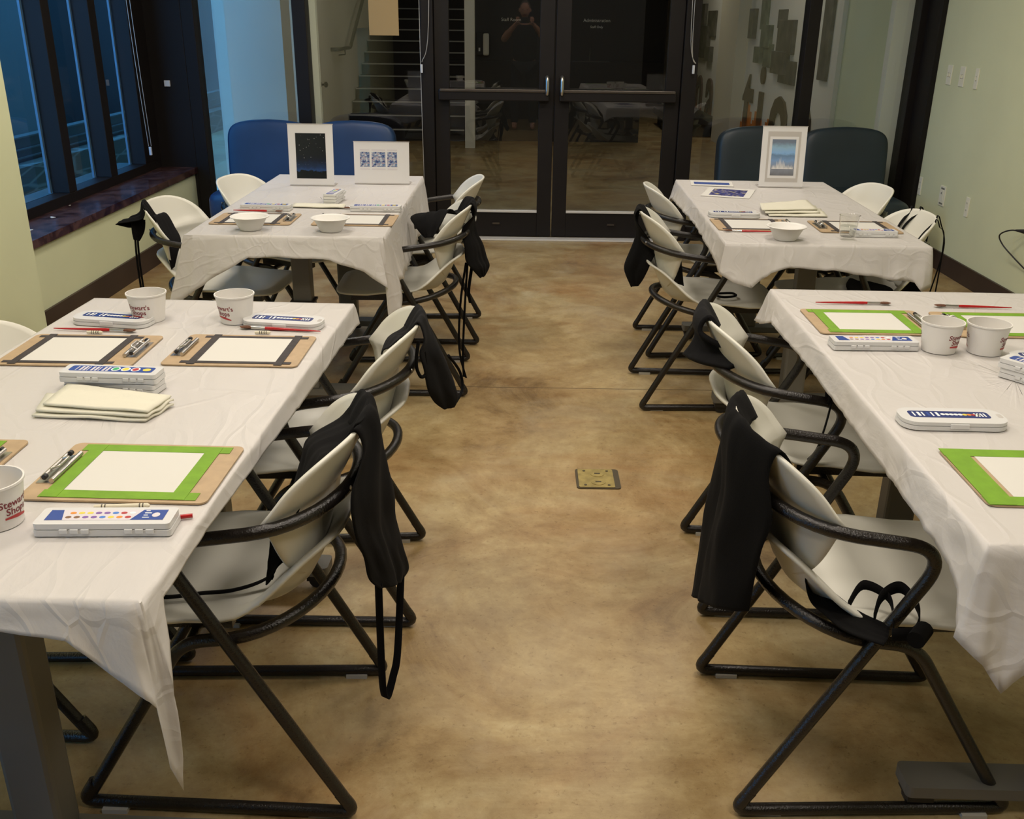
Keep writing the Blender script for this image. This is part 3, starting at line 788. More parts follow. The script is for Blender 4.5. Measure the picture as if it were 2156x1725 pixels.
make_cloth(x0, x1, y0, y1, [
    (x0, y0, x0 - 0.075, y0 - 0.03, 0.48), (x0 + 0.05, y0, x0 - 0.0, y0 - 0.035, 0.535), (x0 + 0.22, y0, -0.975, y0 - 0.03, 0.672), (-0.85, y0, -0.85, y0 - 0.03, 0.674), (-0.68, y0, -0.68, y0 - 0.03, 0.668),
    (-0.58, y0, -0.56, y0 - 0.035, 0.625), (-0.515, y0, -0.475, y0 - 0.05, 0.575), (-0.500, y0, -0.482, y0 - 0.045, 0.48), (x1, y0, -0.470, y0 - 0.03, 0.375), (x1, y0 + 0.015, -0.442, y0 - 0.01, 0.42), (x1, y0 + 0.05, -0.44, y0 + 0.06, 0.57),
    (x1, y0 + 0.5, x1 + 0.03, y0 + 0.5, 0.53), (x1, y1 - 0.3, x1 + 0.03, y1 - 0.3, 0.58), (x1, y1, x1 + 0.05, y1 + 0.02, 0.42),
    ((x0 + x1) / 2, y1, (x0 + x1) / 2, y1 + 0.03, 0.65), (x0, y1, x0 - 0.05, y1 + 0.03, 0.52), (x0, y1 - 0.3, x0 - 0.04, y1 - 0.3, 0.66), (x0, y0 + 0.4, x0 - 0.04, y0 + 0.4, 0.64), (x0, y0 + 0.1, x0 - 0.07, y0 + 0.08, 0.56)],
    'white plastic table cover at the far left, draped low at both front corners', 2)
x0, x1, y0, y1 = R1
make_cloth(x0, x1, y0, y1, [
    (x0, y0, 0.690, y0 - 0.02, 0.600), (x0 + 0.012, y0, 0.728, y0 - 0.045, 0.570), (x0 + 0.04, y0, 0.762, y0 - 0.05, 0.520), (x0 + 0.09, y0, 0.80, y0 - 0.05, 0.560), (x0 + 0.16, y0, 0.865, y0 - 0.03, 0.655), (x0 + 0.4, y0, x0 + 0.4, y0 - 0.03, 0.66),
    (x1, y0, x1 + 0.03, y0 - 0.03, 0.60), (x1, y0 + 0.2, x1 + 0.03, y0 + 0.2, 0.67), (x1, y1 - 0.1, x1 + 0.03, y1 - 0.1, 0.67), (x1, y1, x1 + 0.03, y1 + 0.03, 0.6),
    ((x0 + x1) / 2, y1, (x0 + x1) / 2, y1 + 0.03, 0.67), (x0 + 0.06, y1, x0 + 0.06, y1 + 0.03, 0.66), (x0, y1, x0 - 0.035, y1 + 0.02, 0.645), (x0, y1 - 0.05, x0 - 0.035, y1 - 0.06, 0.655), (x0, y1 - 0.16, x0 - 0.03, y1 - 0.16, 0.690),
    (x0, 2.2, x0 - 0.018, 2.2, 0.690), (x0, 1.6, x0 - 0.020, 1.6, 0.682), (x0, y0 + 0.12, x0 - 0.022, y0 + 0.12, 0.675), (x0, y0 + 0.03, x0 - 0.022, y0 + 0.02, 0.655)],
    'white plastic table cover at the near right with a torn drooping front corner', 3, ROT[2])
x0, x1, y0, y1 = R2
make_cloth(x0, x1, y0, y1, [
    (x0, y0, 0.725, y0 - 0.02, 0.640), (x0 + 0.03, y0, 0.775, y0 - 0.04, 0.610), (x0 + 0.08, y0, 0.838, y0 - 0.04, 0.598), (x0 + 0.16, y0, 0.905, y0 - 0.035, 0.650), (x0 + 0.24, y0, 0.965, y0 - 0.03, 0.672), (1.12, y0, 1.12, y0 - 0.03, 0.660),
    (1.33, y0, 1.34, y0 - 0.03, 0.632), (1.42, y0, 1.41, y0 - 0.035, 0.632), (1.445, y0, 1.435, y0 - 0.045, 0.60), (x1, y0, x1 + 0.012, y0 - 0.02, 0.605), (x1, y0 + 0.05, x1 + 0.02, y0 + 0.04, 0.63), (x1, y0 + 0.5, x1 + 0.03, y0 + 0.5, 0.66),
    (x1, y1, x1 + 0.03, y1 + 0.03, 0.60), ((x0 + x1) / 2, y1, (x0 + x1) / 2, y1 + 0.03, 0.66), (x0 + 0.05, y1, x0 + 0.04, y1 + 0.03, 0.66), (x0, y1, x0 - 0.03, y1 + 0.02, 0.62), (x0, y1 - 0.1, x0 - 0.03, y1 - 0.1, 0.67),
    (x0, 4.0, x0 - 0.02, 4.0, 0.690), (x0, y0 + 0.15, x0 - 0.022, y0 + 0.12, 0.672)],
    'white plastic table cover at the far right with a crumpled front edge', 4, ROT[3])

# ------------------------------------------------------------------ chairs
def make_chair(label):
    t = thing('tubular_chair', label, 'chair', (0, 0, 0), 0, 'white shell chairs with black tube frames')
    W = 0.225
    R_ = 0.0125
    # arm loop: floor rear -> arm front -> behind the back -> other side
    a = rounded([(-0.266, -W, 0.024), (-0.250, -W, 0.055), (0.052, -W, 0.612), (-0.115, -W, 0.636)], [0, 0.03, 0.125, 0], 12)
    arc = []
    for k in range(1, 20):
        th = -PI / 2 - PI * k / 20
        arc.append(Vector((-0.115 + 0.157 * math.cos(th), W * math.sin(th), 0.637 + 0.018 * math.sin(PI * k / 20))))
    b = [Vector((p.x, -p.y, p.z)) for p in reversed(a)]
    obj('arm_rail', MB().tube(a + arc + b, R_, 12), M['tube'], t, smooth=True, auto=80)
    # seat loop: floor front -> up and back -> around under the seat
    a = rounded([(0.262, -W + 0.02, 0.024), (0.240, -W + 0.02, 0.058), (0.034, -W + 0.02, 0.395), (-0.06, -W + 0.02, 0.405)], [0, 0.03, 0.06, 0], 7)
    arc = []
    for k in range(1, 20):
        th = -PI / 2 - PI * k / 20
        arc.append(Vector((-0.06 + 0.165 * math.cos(th), (W - 0.02) * math.sin(th), 0.405 + 0.034 * math.sin(PI * k / 20))))
    b = [Vector((p.x, -p.y, p.z)) for p in reversed(a)]
    obj('seat_rail', MB().tube(a + arc + b, R_, 12), M['tube'], t, smooth=True, auto=80)
    for s in (-1, 1):
        p = rounded([(-0.245, s * W, 0.062), (-0.275, s * W, 0.0145), (0.275, s * (W - 0.02), 0.0145), (0.245, s * (W - 0.02), 0.062)], 0.035, 6)
        ru = obj('floor_runner', MB().tube(p, R_, 12), M['tube'], t, smooth=True, auto=80)
        for sx in (-0.205, 0.205):
            obj('glide', MB().box((sx - 0.025, s * (W - 0.008) - 0.010, 0.0), (sx + 0.025, s * (W - 0.008) + 0.010, 0.010)), M['glide'], ru)
    obj('cross_bar', MB().tube([(0.02, -W + 0.02, 0.392), (0.02, W - 0.02, 0.392)], 0.010, 10), M['tube'], t, smooth=True)
    for s in (-1, 1): obj('seat_bracket', MB().box((-0.05, s * 0.15 - 0.012, 0.398), (0.20, s * 0.15 + 0.012, 0.426)), M['tube'], t)
    # seat shell
    N = 72
    out = []
    for k in range(N):
        th = 2 * PI * k / N
        c, s = math.cos(th), math.sin(th)
        if c >= 0: x = 0.02 + 0.245 * abs(c) ** 0.34; 
        else: x = 0.02 - 0.268 * abs(c) ** 0.80
        y = 0.212 * (1 if s > 0 else -1) * abs(s) ** (0.38 if c >= 0 else 0.62)
        out.append((x, y))
    rows = []
    for t_ in (0.0, 0.2, 0.4, 0.55, 0.66, 0.75, 0.82, 0.88, 0.93, 0.97, 1.0):
        row = []
        for x, y in out:
            rear = smooth01((-0.045 - x) / 0.20)
            rim = 0.128 * rear ** 1.1 + 0.004
            z = 0.432 + rim * smooth01((t_ - 0.66) / 0.36) + 0.010 * smooth01((t_ - 0.5) / 0.5)
            if x > 0.12: z -= 0.012 * smooth01((t_ - 0.85) / 0.15)
            sc = t_
            xx = 0.02 + (x - 0.02) * sc; yy = y * sc
            # walls stand up: keep the last rings close together in plan
            # lip turns outwards
            if t_ >= 0.97 and rear > 0.2:
                q = 0.010 * rear * (t_ - 0.94) / 0.06
                l = math.hypot(x - 0.02, y); xx += (x - 0.02) / l * q; yy += y / l * q
            row.append((xx, yy, z))
        rows.append(row)
    obj('seat', MB().grid(rows, None, closed=True), M['shell'], t, smooth=True, solid=0.007, auto=85)
    # backrest shell
    out = []
    for k in range(N):
        th = 2 * PI * k / N
        c, s = math.cos(th), math.sin(th)
        if s >= 0:
            y = 0.213 * (1 if c > 0 else -1) * abs(c) ** 0.55; z = 0.126 * abs(s) ** 0.72
        else:
            y = 0.213 * (1 if c > 0 else -1) * abs(c) ** 0.58 * (1 - 0.09 * abs(s)); z = -0.170 * abs(s) ** 1.25
        out.append((y, z))
    def bx(y, z):
        x = -0.238 + 0.150 * (1 - math.sqrt(max(0.0, 1 - (y / 0.231) ** 2)))
        x -= (0.46 if z > 0 else 0.27) * z     # the whole back leans
        # crease along the rail
        x += 0.010 * math.exp(-((z) / 0.018) ** 2)
        return x
    rows = []
    for t_ in (0.0, 0.12, 0.24, 0.36, 0.48, 0.6, 0.72, 0.84, 0.93, 1.0):
        row = []
        for y, z in out:
            yy, zz = y * t_, z * t_
            row.append((bx(yy, zz), yy, 0.645 + zz))
        rows.append(row)
    bk = obj('backrest', MB().grid(rows, None, closed=True), M['shell'], t, smooth=True, solid=0.007, auto=85)
    for y in (-0.085, 0.085):
        th = math.asin(y / W)
        xs = -0.115 - 0.157 * math.cos(th) - 0.0125
        sc = MB().lathe([(0.004, 0), (0.004, 0.002), (0.002, 0.003)], 10)
        sc.xf(Matrix.Translation((xs, y, 0.66)) @ Matrix.Rotation(-PI / 2, 4, 'Y'))
        obj('screw', sc, M['chrome'], bk)
    return t

CH = [  # x, y, rz, label
    (-0.585, 1.690, PI, 'white chair nearest the camera on the left aisle, under a long black apron'),
    (-0.545, 2.330, PI + 0.04, 'white chair second from the camera on the left aisle, apron with a rounded end'),
    (-0.500, 3.990, PI + 0.03, 'white chair at the near corner of the far left table, apron over its back'),
    (-0.480, 4.690, PI + 0.02, 'bare white chair on the left aisle nearest the glass doors'),
    (0.715, 1.715, 0.0, 'white chair nearest the camera on the right aisle, under a wide black apron'),
    (0.770, 2.400, -0.05, 'white chair on the right aisle with a folded black pouch shaped apron'),
    (0.765, 3.870, 0.0, 'white chair on the right aisle at the near corner of the far table with apron'),
    (0.860, 4.540, 0.03, 'bare white chair on the right aisle nearest the glass doors'),
    (-1.235, 3.960, -0.08, 'white chair by the window wall with a black apron hanging off its back'),
    (-1.120, 4.560, -0.22, 'bare white chair by the window wall beside the blue sofa'),
    (1.345, 3.900, PI, 'white chair by the right wall with black apron ties over its back'),
    (1.410, 4.560, PI + 0.12, 'bare white chair by the right wall in front of the dark sofa'),
    (-1.060, 2.160, 0.0, 'white chair behind the near left table, only its back corner in the photo'),
    (-1.180, 1.460, 0.0, 'white chair beyond the near left table leg, only its black tube foot showing'),
    (1.480, 2.350, PI, 'white chair on the wall side of the near right table, mostly out of frame'),
]
chairs = []
proto = None
for i, (x, y, rz, lab) in enumerate(CH):
    if proto is None: proto = make_chair(lab); c = proto
    else: c = copy_tree(proto)
    c.location = (x, y, 0); c.rotation_euler = (0, 0, rz); c['label'] = lab
    chairs.append(c)

# ------------------------------------------------------------------ aprons
def sheet(rows, name, mt, parent=None, seed=1, amp=0.006, freq=18, thick=0.003, sub=1):
    """rows: list of lists of points; resampled smoothly in both directions"""
    R = [bez(r, 5) for r in rows]
    n = len(R[0])
    cols = [bez([R[j][i] for j in range(len(R))], 6) for i in range(n)]
    G = [[cols[i][j] for i in range(n)] for j in range(len(cols[0]))]
    out = []
    for j, r in enumerate(G):
        row = []
        for i, p in enumerate(r):
            a = G[min(j + 1, len(G) - 1)][i] - G[max(j - 1, 0)][i]; b = r[min(i + 1, n - 1)] - r[max(i - 1, 0)]
            nn = a.cross(b)
            nn = nn.normalized() if nn.length > 1e-9 else Vector((0, 0, 0))
            q = mnoise.noise(Vector((i / n * freq * 0.35, j / len(G) * freq * 0.12, seed * 5.5))) + 0.4 * mnoise.noise(Vector((i / n * freq, j / len(G) * freq * 0.4, seed)))
            row.append(p + nn * amp * q)
        out.append(row)
    mb = MB().grid(out)
    return obj(name, mb, mt, parent, smooth=True, solid=thick, auto=85)
def strap(path, w, name, mt, parent, thick=0.002, side=(0, 1, 0)):
    P = bez(path, 8); s = Vector(side).normalized() * w / 2
    rows = [[p - s for p in P], [p + s for p in P]]
    return obj(name, MB().grid(rows), mt, parent, smooth=True, solid=thick)
def local(c):
    x, y, _ = c.location; rz = c.rotation_euler.z
    return lambda p: Vector((x + math.cos(rz) * p[0] - math.sin(rz) * p[1], y + math.sin(rz) * p[0] + math.cos(rz) * p[1], p[2]))
def tr(f, rows): return [[f(p) for p in r] for r in rows]
def apron_root(label): return thing('apron', label, 'apron', (0, 0, 0), 0, 'black aprons draped over chairs')

# backrest cross section in chair space (inside to outside), at lateral y
def bxl(y, z):
    x = -0.238 + 0.150 * (1 - math.sqrt(max(0.0, 1 - (min(abs(y), .2) / 0.231) ** 2)))
    zz = z - 0.645
    return x - (0.46 if zz > 0 else 0.27) * zz
def edge_z(y):
    c = (min(abs(y), 0.211) / 0.213) ** (1 / 0.55)
    return 0.645 + 0.126 * math.sqrt(max(0.0, 1 - c * c)) ** 0.72
def ridge(chair, Ya, Yb, n=5, inner=0.05, outer=0.035):
    """three rows across the top edge of a chair's back between two world Y values: inside, on top, outside"""
    x, y, _ = chair.location; d = 1 if abs(chair.rotation_euler.z) < 1.5 else -1
    f = local(chair); rows = [[], [], []]
    for k in range(n):
        yl = max(-0.185, min(0.185, (Ya + (Yb - Ya) * k / (n - 1) - y) * d))
        zt = edge_z(yl); xt = bxl(yl, zt)
        rows[0].append(f((bxl(yl, zt - inner) + 0.014, yl, zt - inner)))
        rows[1].append(f((xt, yl, zt + 0.009)))
        rows[2].append(f((min(xt - 0.018, bxl(yl, zt - outer) - 0.022), yl, zt - outer)))
    return rows
def over_back(ya, yb, z_in, z_out, xo=-0.03, spread=0.0, ny=5, out_lean=0.02):
    """rows across (lateral), running from inside bottom, over the top edge, to outside bottom"""
    cols = []
    for k in range(ny):
        y = ya + (yb - ya) * k / (ny - 1)
        yc = max(-0.19, min(0.19, y))
        top = edge_z(yc) + 0.008
        xi = bxl(yc, top)
        ys = y * (1 + spread)
        pts = [(bxl(yc, 0.6) + 0.035, y, z_in), (bxl(yc, 0.66) + 0.026, y, (z_in + top) / 2), (xi + 0.020, y, top - 0.045), (xi + 0.002, y, top + 0.003),
               (xi - 0.022, y, top - 0.02), (min(xi - 0.03, -0.300), (y + ys) / 2, top - 0.10), (-0.300 + xo * 0.6, ys, (top + z_out) / 2 - 0.02), (-0.300 + xo - out_lean, ys, z_out)]
        cols.append(pts)
    return cols

def sheet2(rows, name, mt, parent, seed=1, amp=0.007, crown=0.012, thick=0.003, n=5, out=(1, 0, 0), top=None, reverse=False):
    """rows of (left, right) world points, filled in with a crowned cross section; `top` = ready rows put first"""
    res = []
    if top: res += [list(r) for r in top]
    o_ = Vector(out)
    for a, b in rows:
        a, b = Vector(a), Vector(b)
        w_ = min(1.0, (b - a).length / 0.12)
        res.append([a.lerp(b, k / (n - 1)) + o_ * crown * w_ * (math.sin(PI * k / (n - 1)) + 0.35 * math.sin(2 * PI * k / (n - 1) + seed)) for k in range(n)])
    return sheet(res, name, mt, parent, seed, amp, thick=thick)
V3 = lambda pts: [Vector(p) for p in pts]
# nearest left chair
a1 = apron_root('long black apron with a looped strap hanging from the nearest left aisle chair')
sheet2([[(-0.302, 1.53, 0.686), (-0.262, 1.78, 0.586)], [(-0.302, 1.53, 0.608), (-0.261, 1.79, 0.495)],
        [(-0.292, 1.565, 0.533), (-0.251, 1.79, 0.429)], [(-0.285, 1.585, 0.473), (-0.244, 1.82, 0.358)], [(-0.272, 1.62, 0.431), (-0.252, 1.79, 0.344)]], 'bib', M['apron'], a1, 1, 0.008, 0.018, top=ridge(chairs[0], 1.605, 1.825))
sheet2([[(-0.405, 1.71, 0.714), (-0.345, 1.57, 0.735)], [(-0.425, 1.70, 0.668), (-0.372, 1.53, 0.690)], [(-0.442, 1.68, 0.600), (-0.410, 1.52, 0.600)]], 'waist_panel', M['apron'], a1, 2, 0.006, -0.006, top=ridge(chairs[0], 1.825, 1.605)[1::-1])
sheet2([[(-0.455, 1.56, 0.60), (-0.400, 1.77, 0.57)], [(-0.458, 1.55, 0.555), (-0.405, 1.81, 0.535)], [(-0.464, 1.555, 0.505), (-0.415, 1.82, 0.505)], [(-0.478, 1.575, 0.464), (-0.445, 1.76, 0.468)]], 'folded_skirt', M['apron'], a1, 3, 0.005, 0.0)
strap(V3([(-0.272, 1.63, 0.440), (-0.277, 1.65, 0.228), (-0.277, 1.66, 0.150), (-0.272, 1.675, 0.128), (-0.262, 1.70, 0.160), (-0.253, 1.72, 0.21), (-0.249, 1.79, 0.360)]), 0.018, 'neck_strap', M['apron'], a1, side=(1, -0.6, 0))
strap(V3([(-0.425, 1.60, 0.500), (-0.455, 1.62, 0.490), (-0.485, 1.60, 0.462), (-0.540, 1.575, 0.452), (-0.60, 1.565, 0.450), (-0.660, 1.55, 0.450), (-0.710, 1.555, 0.450)]), 0.012, 'tie', M['apron'], a1)
strap(V3([(-0.435, 1.63, 0.535), (-0.455, 1.62, 0.540), (-0.470, 1.605, 0.515), (-0.468, 1.59, 0.470)]), 0.012, 'tie', M['apron'], a1)
# second left chair
a2 = apron_root('black apron with a rounded lower end on the second left aisle chair')
sheet2([[(-0.243, 2.26, 0.702), (-0.217, 2.40, 0.674)], [(-0.236, 2.28, 0.651), (-0.197, 2.42, 0.621)], [(-0.230, 2.30, 0.592), (-0.181, 2.45, 0.569)], [(-0.217, 2.34, 0.541), (-0.173, 2.46, 0.521)], [(-0.198, 2.38, 0.505), (-0.180, 2.43, 0.497)]], 'bib', M['aprongrey'], a2, 4, 0.004, 0.018, top=ridge(chairs[1], 2.26, 2.43))
sheet2([[(-0.344, 2.39, 0.700), (-0.290, 2.27, 0.745)], [(-0.360, 2.37, 0.660), (-0.320, 2.25, 0.720)]], 'waist_panel', M['aprongrey'], a2, 5, 0.004, -0.004, top=ridge(chairs[1], 2.43, 2.26)[1::-1])
sheet2([[(-0.345, 2.26, 0.60), (-0.335, 2.44, 0.60)], [(-0.355, 2.25, 0.54), (-0.345, 2.46, 0.54)], [(-0.385, 2.25, 0.470), (-0.37, 2.44, 0.475)], [(-0.52, 2.26, 0.452), (-0.50, 2.40, 0.452)]], 'folded_skirt', M['apron'], a2, 6, 0.004, 0.0)
obj('neck_loop', MB().tube(bez([(-0.250, 2.26, 0.735), (-0.257, 2.26, 0.676), (-0.252, 2.27, 0.644), (-0.244, 2.28, 0.633), (-0.236, 2.29, 0.645), (-0.238, 2.28, 0.701)], 6), 0.0045, 8), M['apron'], a2, smooth=True)
obj('tie', MB().tube(bez([(-0.19, 2.43, 0.64), (-0.165, 2.50, 0.57), (-0.158, 2.50, 0.52), (-0.172, 2.45, 0.50)], 6), 0.004, 8), M['apron'], a2, smooth=True)
# far left table, corner chair
a3 = apron_root('wide black apron with two long ties on the left aisle chair by the far table')
sheet2([[(-0.250, 3.94, 0.670), (-0.198, 4.12, 0.633)], [(-0.240, 3.91, 0.605), (-0.172, 4.13, 0.576)], [(-0.235, 3.91, 0.545), (-0.153, 4.15, 0.507)], [(-0.209, 3.95, 0.500), (-0.141, 4.12, 0.476)], [(-0.180, 4.02, 0.451), (-0.158, 4.08, 0.442)]], 'bib', M['apron'], a3, 7, 0.007, 0.020, top=ridge(chairs[2], 3.93, 4.12))
sheet2([[(-0.456, 4.08, 0.700), (-0.291, 3.98, 0.745)], [(-0.440, 4.01, 0.665), (-0.325, 3.92, 0.700)], [(-0.399, 3.97, 0.627), (-0.360, 3.90, 0.645)]], 'waist_panel', M['apron'], a3, 8, 0.006, -0.006, top=ridge(chairs[2], 4.12, 3.93)[1::-1])
strap(V3([(-0.230, 3.95, 0.530), (-0.255, 3.95, 0.352), (-0.262, 3.96, 0.15), (-0.235, 3.97, 0.012)]), 0.010, 'tie', M['apron'], a3, side=(1, -.5, 0))
strap(V3([(-0.225, 3.98, 0.530), (-0.240, 3.98, 0.30), (-0.248, 3.98, 0.12), (-0.245, 3.98, 0.012)]), 0.010, 'tie', M['apron'], a3, side=(1, -.5, 0))
strap(V3([(-0.205, 4.00, 0.520), (-0.222, 4.00, 0.40), (-0.217, 4.02, 0.337)]), 0.014, 'tie', M['apron'], a3, side=(1, -.5, 0))
# nearest right chair
a4 = apron_root('wide black apron with rolled ties on the seat of the nearest right aisle chair')
sheet2([[(0.425, 1.87, 0.590), (0.462, 1.54, 0.640)], [(0.415, 1.88, 0.460), (0.455, 1.55, 0.570)], [(0.410, 1.88, 0.350), (0.450, 1.56, 0.500)], [(0.404, 1.875, 0.262), (0.448, 1.57, 0.425)]], 'bib', M['apron'], a4, 9, 0.010, 0.042, out=(-1, 0, 0), top=ridge(chairs[4], 1.865, 1.56))
sheet2([[(0.55, 1.77, 0.60), (0.545, 1.60, 0.60)], [(0.55, 1.76, 0.53), (0.545, 1.59, 0.52)], [(0.575, 1.71, 0.462), (0.555, 1.56, 0.462)], [(0.605, 1.61, 0.455), (0.570, 1.52, 0.457)], [(0.640, 1.53, 0.455), (0.595, 1.465, 0.456)], [(0.680, 1.485, 0.455), (0.648, 1.425, 0.456)]], 'folded_skirt', M['apron'], a4, 10, 0.004, 0.004)
strap(V3([(0.655, 1.50, 0.460), (0.675, 1.53, 0.490), (0.715, 1.545, 0.500), (0.735, 1.505, 0.480), (0.715, 1.46, 0.462), (0.67, 1.45, 0.462)]), 0.022, 'tie', M['apron'], a4, side=(0, .4, 1))
strap(V3([(0.62, 1.54, 0.462), (0.650, 1.56, 0.495), (0.690, 1.53, 0.485), (0.680, 1.47, 0.462)]), 0.018, 'tie', M['apron'], a4, side=(0, .4, 1))
obj('rolled_tie', MB().tube([(0.700, 1.422, 0.470), (0.728, 1.455, 0.471)], 0.016, 12), M['apron'], a4, smooth=True)
# second right chair
f = local(chairs[5])
a5 = apron_root('folded black apron like a square pouch over the second right aisle chair')
sheet2([[(0.463, 2.46, 0.690), (0.555, 2.29, 0.695)], [(0.430, 2.43, 0.650), (0.518, 2.28, 0.666)]], 'folded_bib', M['aprongrey'], a5, 11, 0.002, 0.012, thick=0.012, out=(-1, 0, 0), top=ridge(chairs[5], 2.50, 2.33, inner=0.06))
strap([f(p) for p in ((-0.01, -0.240, 0.655), (-0.012, -0.243, 0.60), (-0.02, -0.22, 0.50), (-0.035, -0.20, 0.455))], 0.009, 'tie', M['apron'], a5)
obj('tie_knot', MB().tube([f((-0.012, W_, 0.640 + dz)) for W_, dz in ((-0.242, 0.0), (-0.238, 0.013), (-0.225, 0.017), (-0.212, 0.013), (-0.208, 0), (-0.212, -0.013), (-0.225, -0.017), (-0.238, -0.013))], 0.006, 8, closed=True), M['apron'], a5, smooth=True)
# far right table, corner chair
a6 = apron_root('black apron trailing from the right aisle chair beside the far table')
sheet2([[(0.478, 4.00, 0.660), (0.530, 3.84, 0.625)], [(0.452, 3.98, 0.579), (0.520, 3.84, 0.565)], [(0.432, 3.96, 0.517), (0.500, 3.86, 0.501)], [(0.460, 3.90, 0.450), (0.482, 3.88, 0.458)]], 'bib', M['apron'], a6, 12, 0.006, 0.020, out=(-1, 0, 0), top=ridge(chairs[6], 4.00, 3.85))
sheet2([[(0.598, 3.86, 0.600), (0.630, 3.77, 0.612)], [(0.600, 3.86, 0.549), (0.640, 3.77, 0.560)], [(0.615, 3.86, 0.490), (0.650, 3.77, 0.490)]], 'folded_skirt', M['apron'], a6, 13, 0.003, 0.0)
f = local(chairs[6])
obj('tie', MB().tube([f(p) for p in bez([(0.03, -0.06, 0.450), (0.09, -0.055, 0.451), (0.10, -0.09, 0.450), (0.05, -0.115, 0.450), (0.02, -0.09, 0.451), (0.03, -0.06, 0.450)], 5)], 0.005, 6), M['apron'], a6, smooth=True)
# window side chair
a7 = apron_root('black apron trailing from the back corner of the window side chair')
sheet2([[(-1.605, 3.80, 0.703), (-1.530, 3.90, 0.726)], [(-1.585, 3.82, 0.688), (-1.530, 3.89, 0.689)], [(-1.557, 3.83, 0.685), (-1.531, 3.88, 0.672)]], 'bib', M['apron'], a7, 14, 0.006, 0.012, out=(-1, 0, 0), top=ridge(chairs[8], 3.80, 3.90))
sheet2([[(-1.560, 3.83, 0.710), (-1.524, 3.88, 0.705)], [(-1.562, 3.83, 0.662), (-1.529, 3.87, 0.658)], [(-1.558, 3.83, 0.633), (-1.547, 3.85, 0.625)]], 'hanging_fold', M['apron'], a7, 15, 0.004, 0.008)
sheet2([[(-1.460, 3.81, 0.733), (-1.434, 3.88, 0.733)], [(-1.428, 3.80, 0.674), (-1.404, 3.88, 0.674)], [(-1.415, 3.79, 0.615), (-1.380, 3.86, 0.629)], [(-1.411, 3.79, 0.567), (-1.389, 3.83, 0.578)], [(-1.406, 3.79, 0.524), (-1.398, 3.81, 0.533)]], 'waist_panel', M['aprongrey'], a7, 16, 0.002, 0.003, top=ridge(chairs[8], 3.80, 3.90)[1::-1])
for dx in (0.0, 0.010):
    strap(V3([(-1.556 + dx, 3.84, 0.64), (-1.561 + dx, 3.84, 0.524), (-1.557 + dx, 3.84, 0.30)]), 0.008, 'tie', M['apron'], a7, side=(1, 0.3, 0))

# A8: ties over the right wall chair
f = local(chairs[10])
a8 = apron_root('black apron ties looped over the right wall chair, apron hanging behind')
def tie_over(y, z_in, z_out, w=0.012, dy=0.0):
    yc = max(-0.19, min(0.19, y)); top = edge_z(yc) + 0.004
    xi = bxl(yc, top)
    strap([f(p) for p in ((bxl(yc, 0.62) + 0.02, y + dy, z_in), (bxl(yc, 0.7) + 0.016, y + dy * 0.5, (z_in + top) / 2 + 0.02), (xi + 0.010, y, top - 0.02), (xi, y, top + 0.006), (xi - 0.015, y, top - 0.02), (xi - 0.045, y, top - 0.12), (-0.30, y, z_out))], w, 'tie', M['apron'], a8)
tie_over(-0.13, 0.58, 0.40, 0.020, 0.02); tie_over(-0.085, 0.58, 0.40, 0.016, -0.035)
tie_over(0.10, 0.55, 0.45, 0.009, -0.05); tie_over(0.14, 0.55, 0.05, 0.009, -0.05)
sheet([[Vector((1.43, 4.11, 0.452)), Vector((1.53, 4.07, 0.455)), Vector((1.60, 4.02, 0.475))], [Vector((1.37, 3.98, 0.452)), Vector((1.48, 3.97, 0.452)), Vector((1.57, 3.95, 0.47))], [Vector((1.33, 3.84, 0.452)), Vector((1.44, 3.83, 0.452)), Vector((1.55, 3.84, 0.46))], [Vector((1.27, 3.74, 0.40)), Vector((1.38, 3.72, 0.42)), Vector((1.50, 3.70, 0.40))]], 'folded_skirt', M['apron'], a8, 14, 0.005)
skirt = [[(-0.285, y, 0.62), (-0.29, y, 0.50), (-0.295, y * 1.1, 0.30), (-0.30, y * 1.1, 0.16)] for y in (-0.15, -0.05, 0.05)]
sheet(tr(f, skirt), 'bib', M['apron'], a8, 13, 0.008)

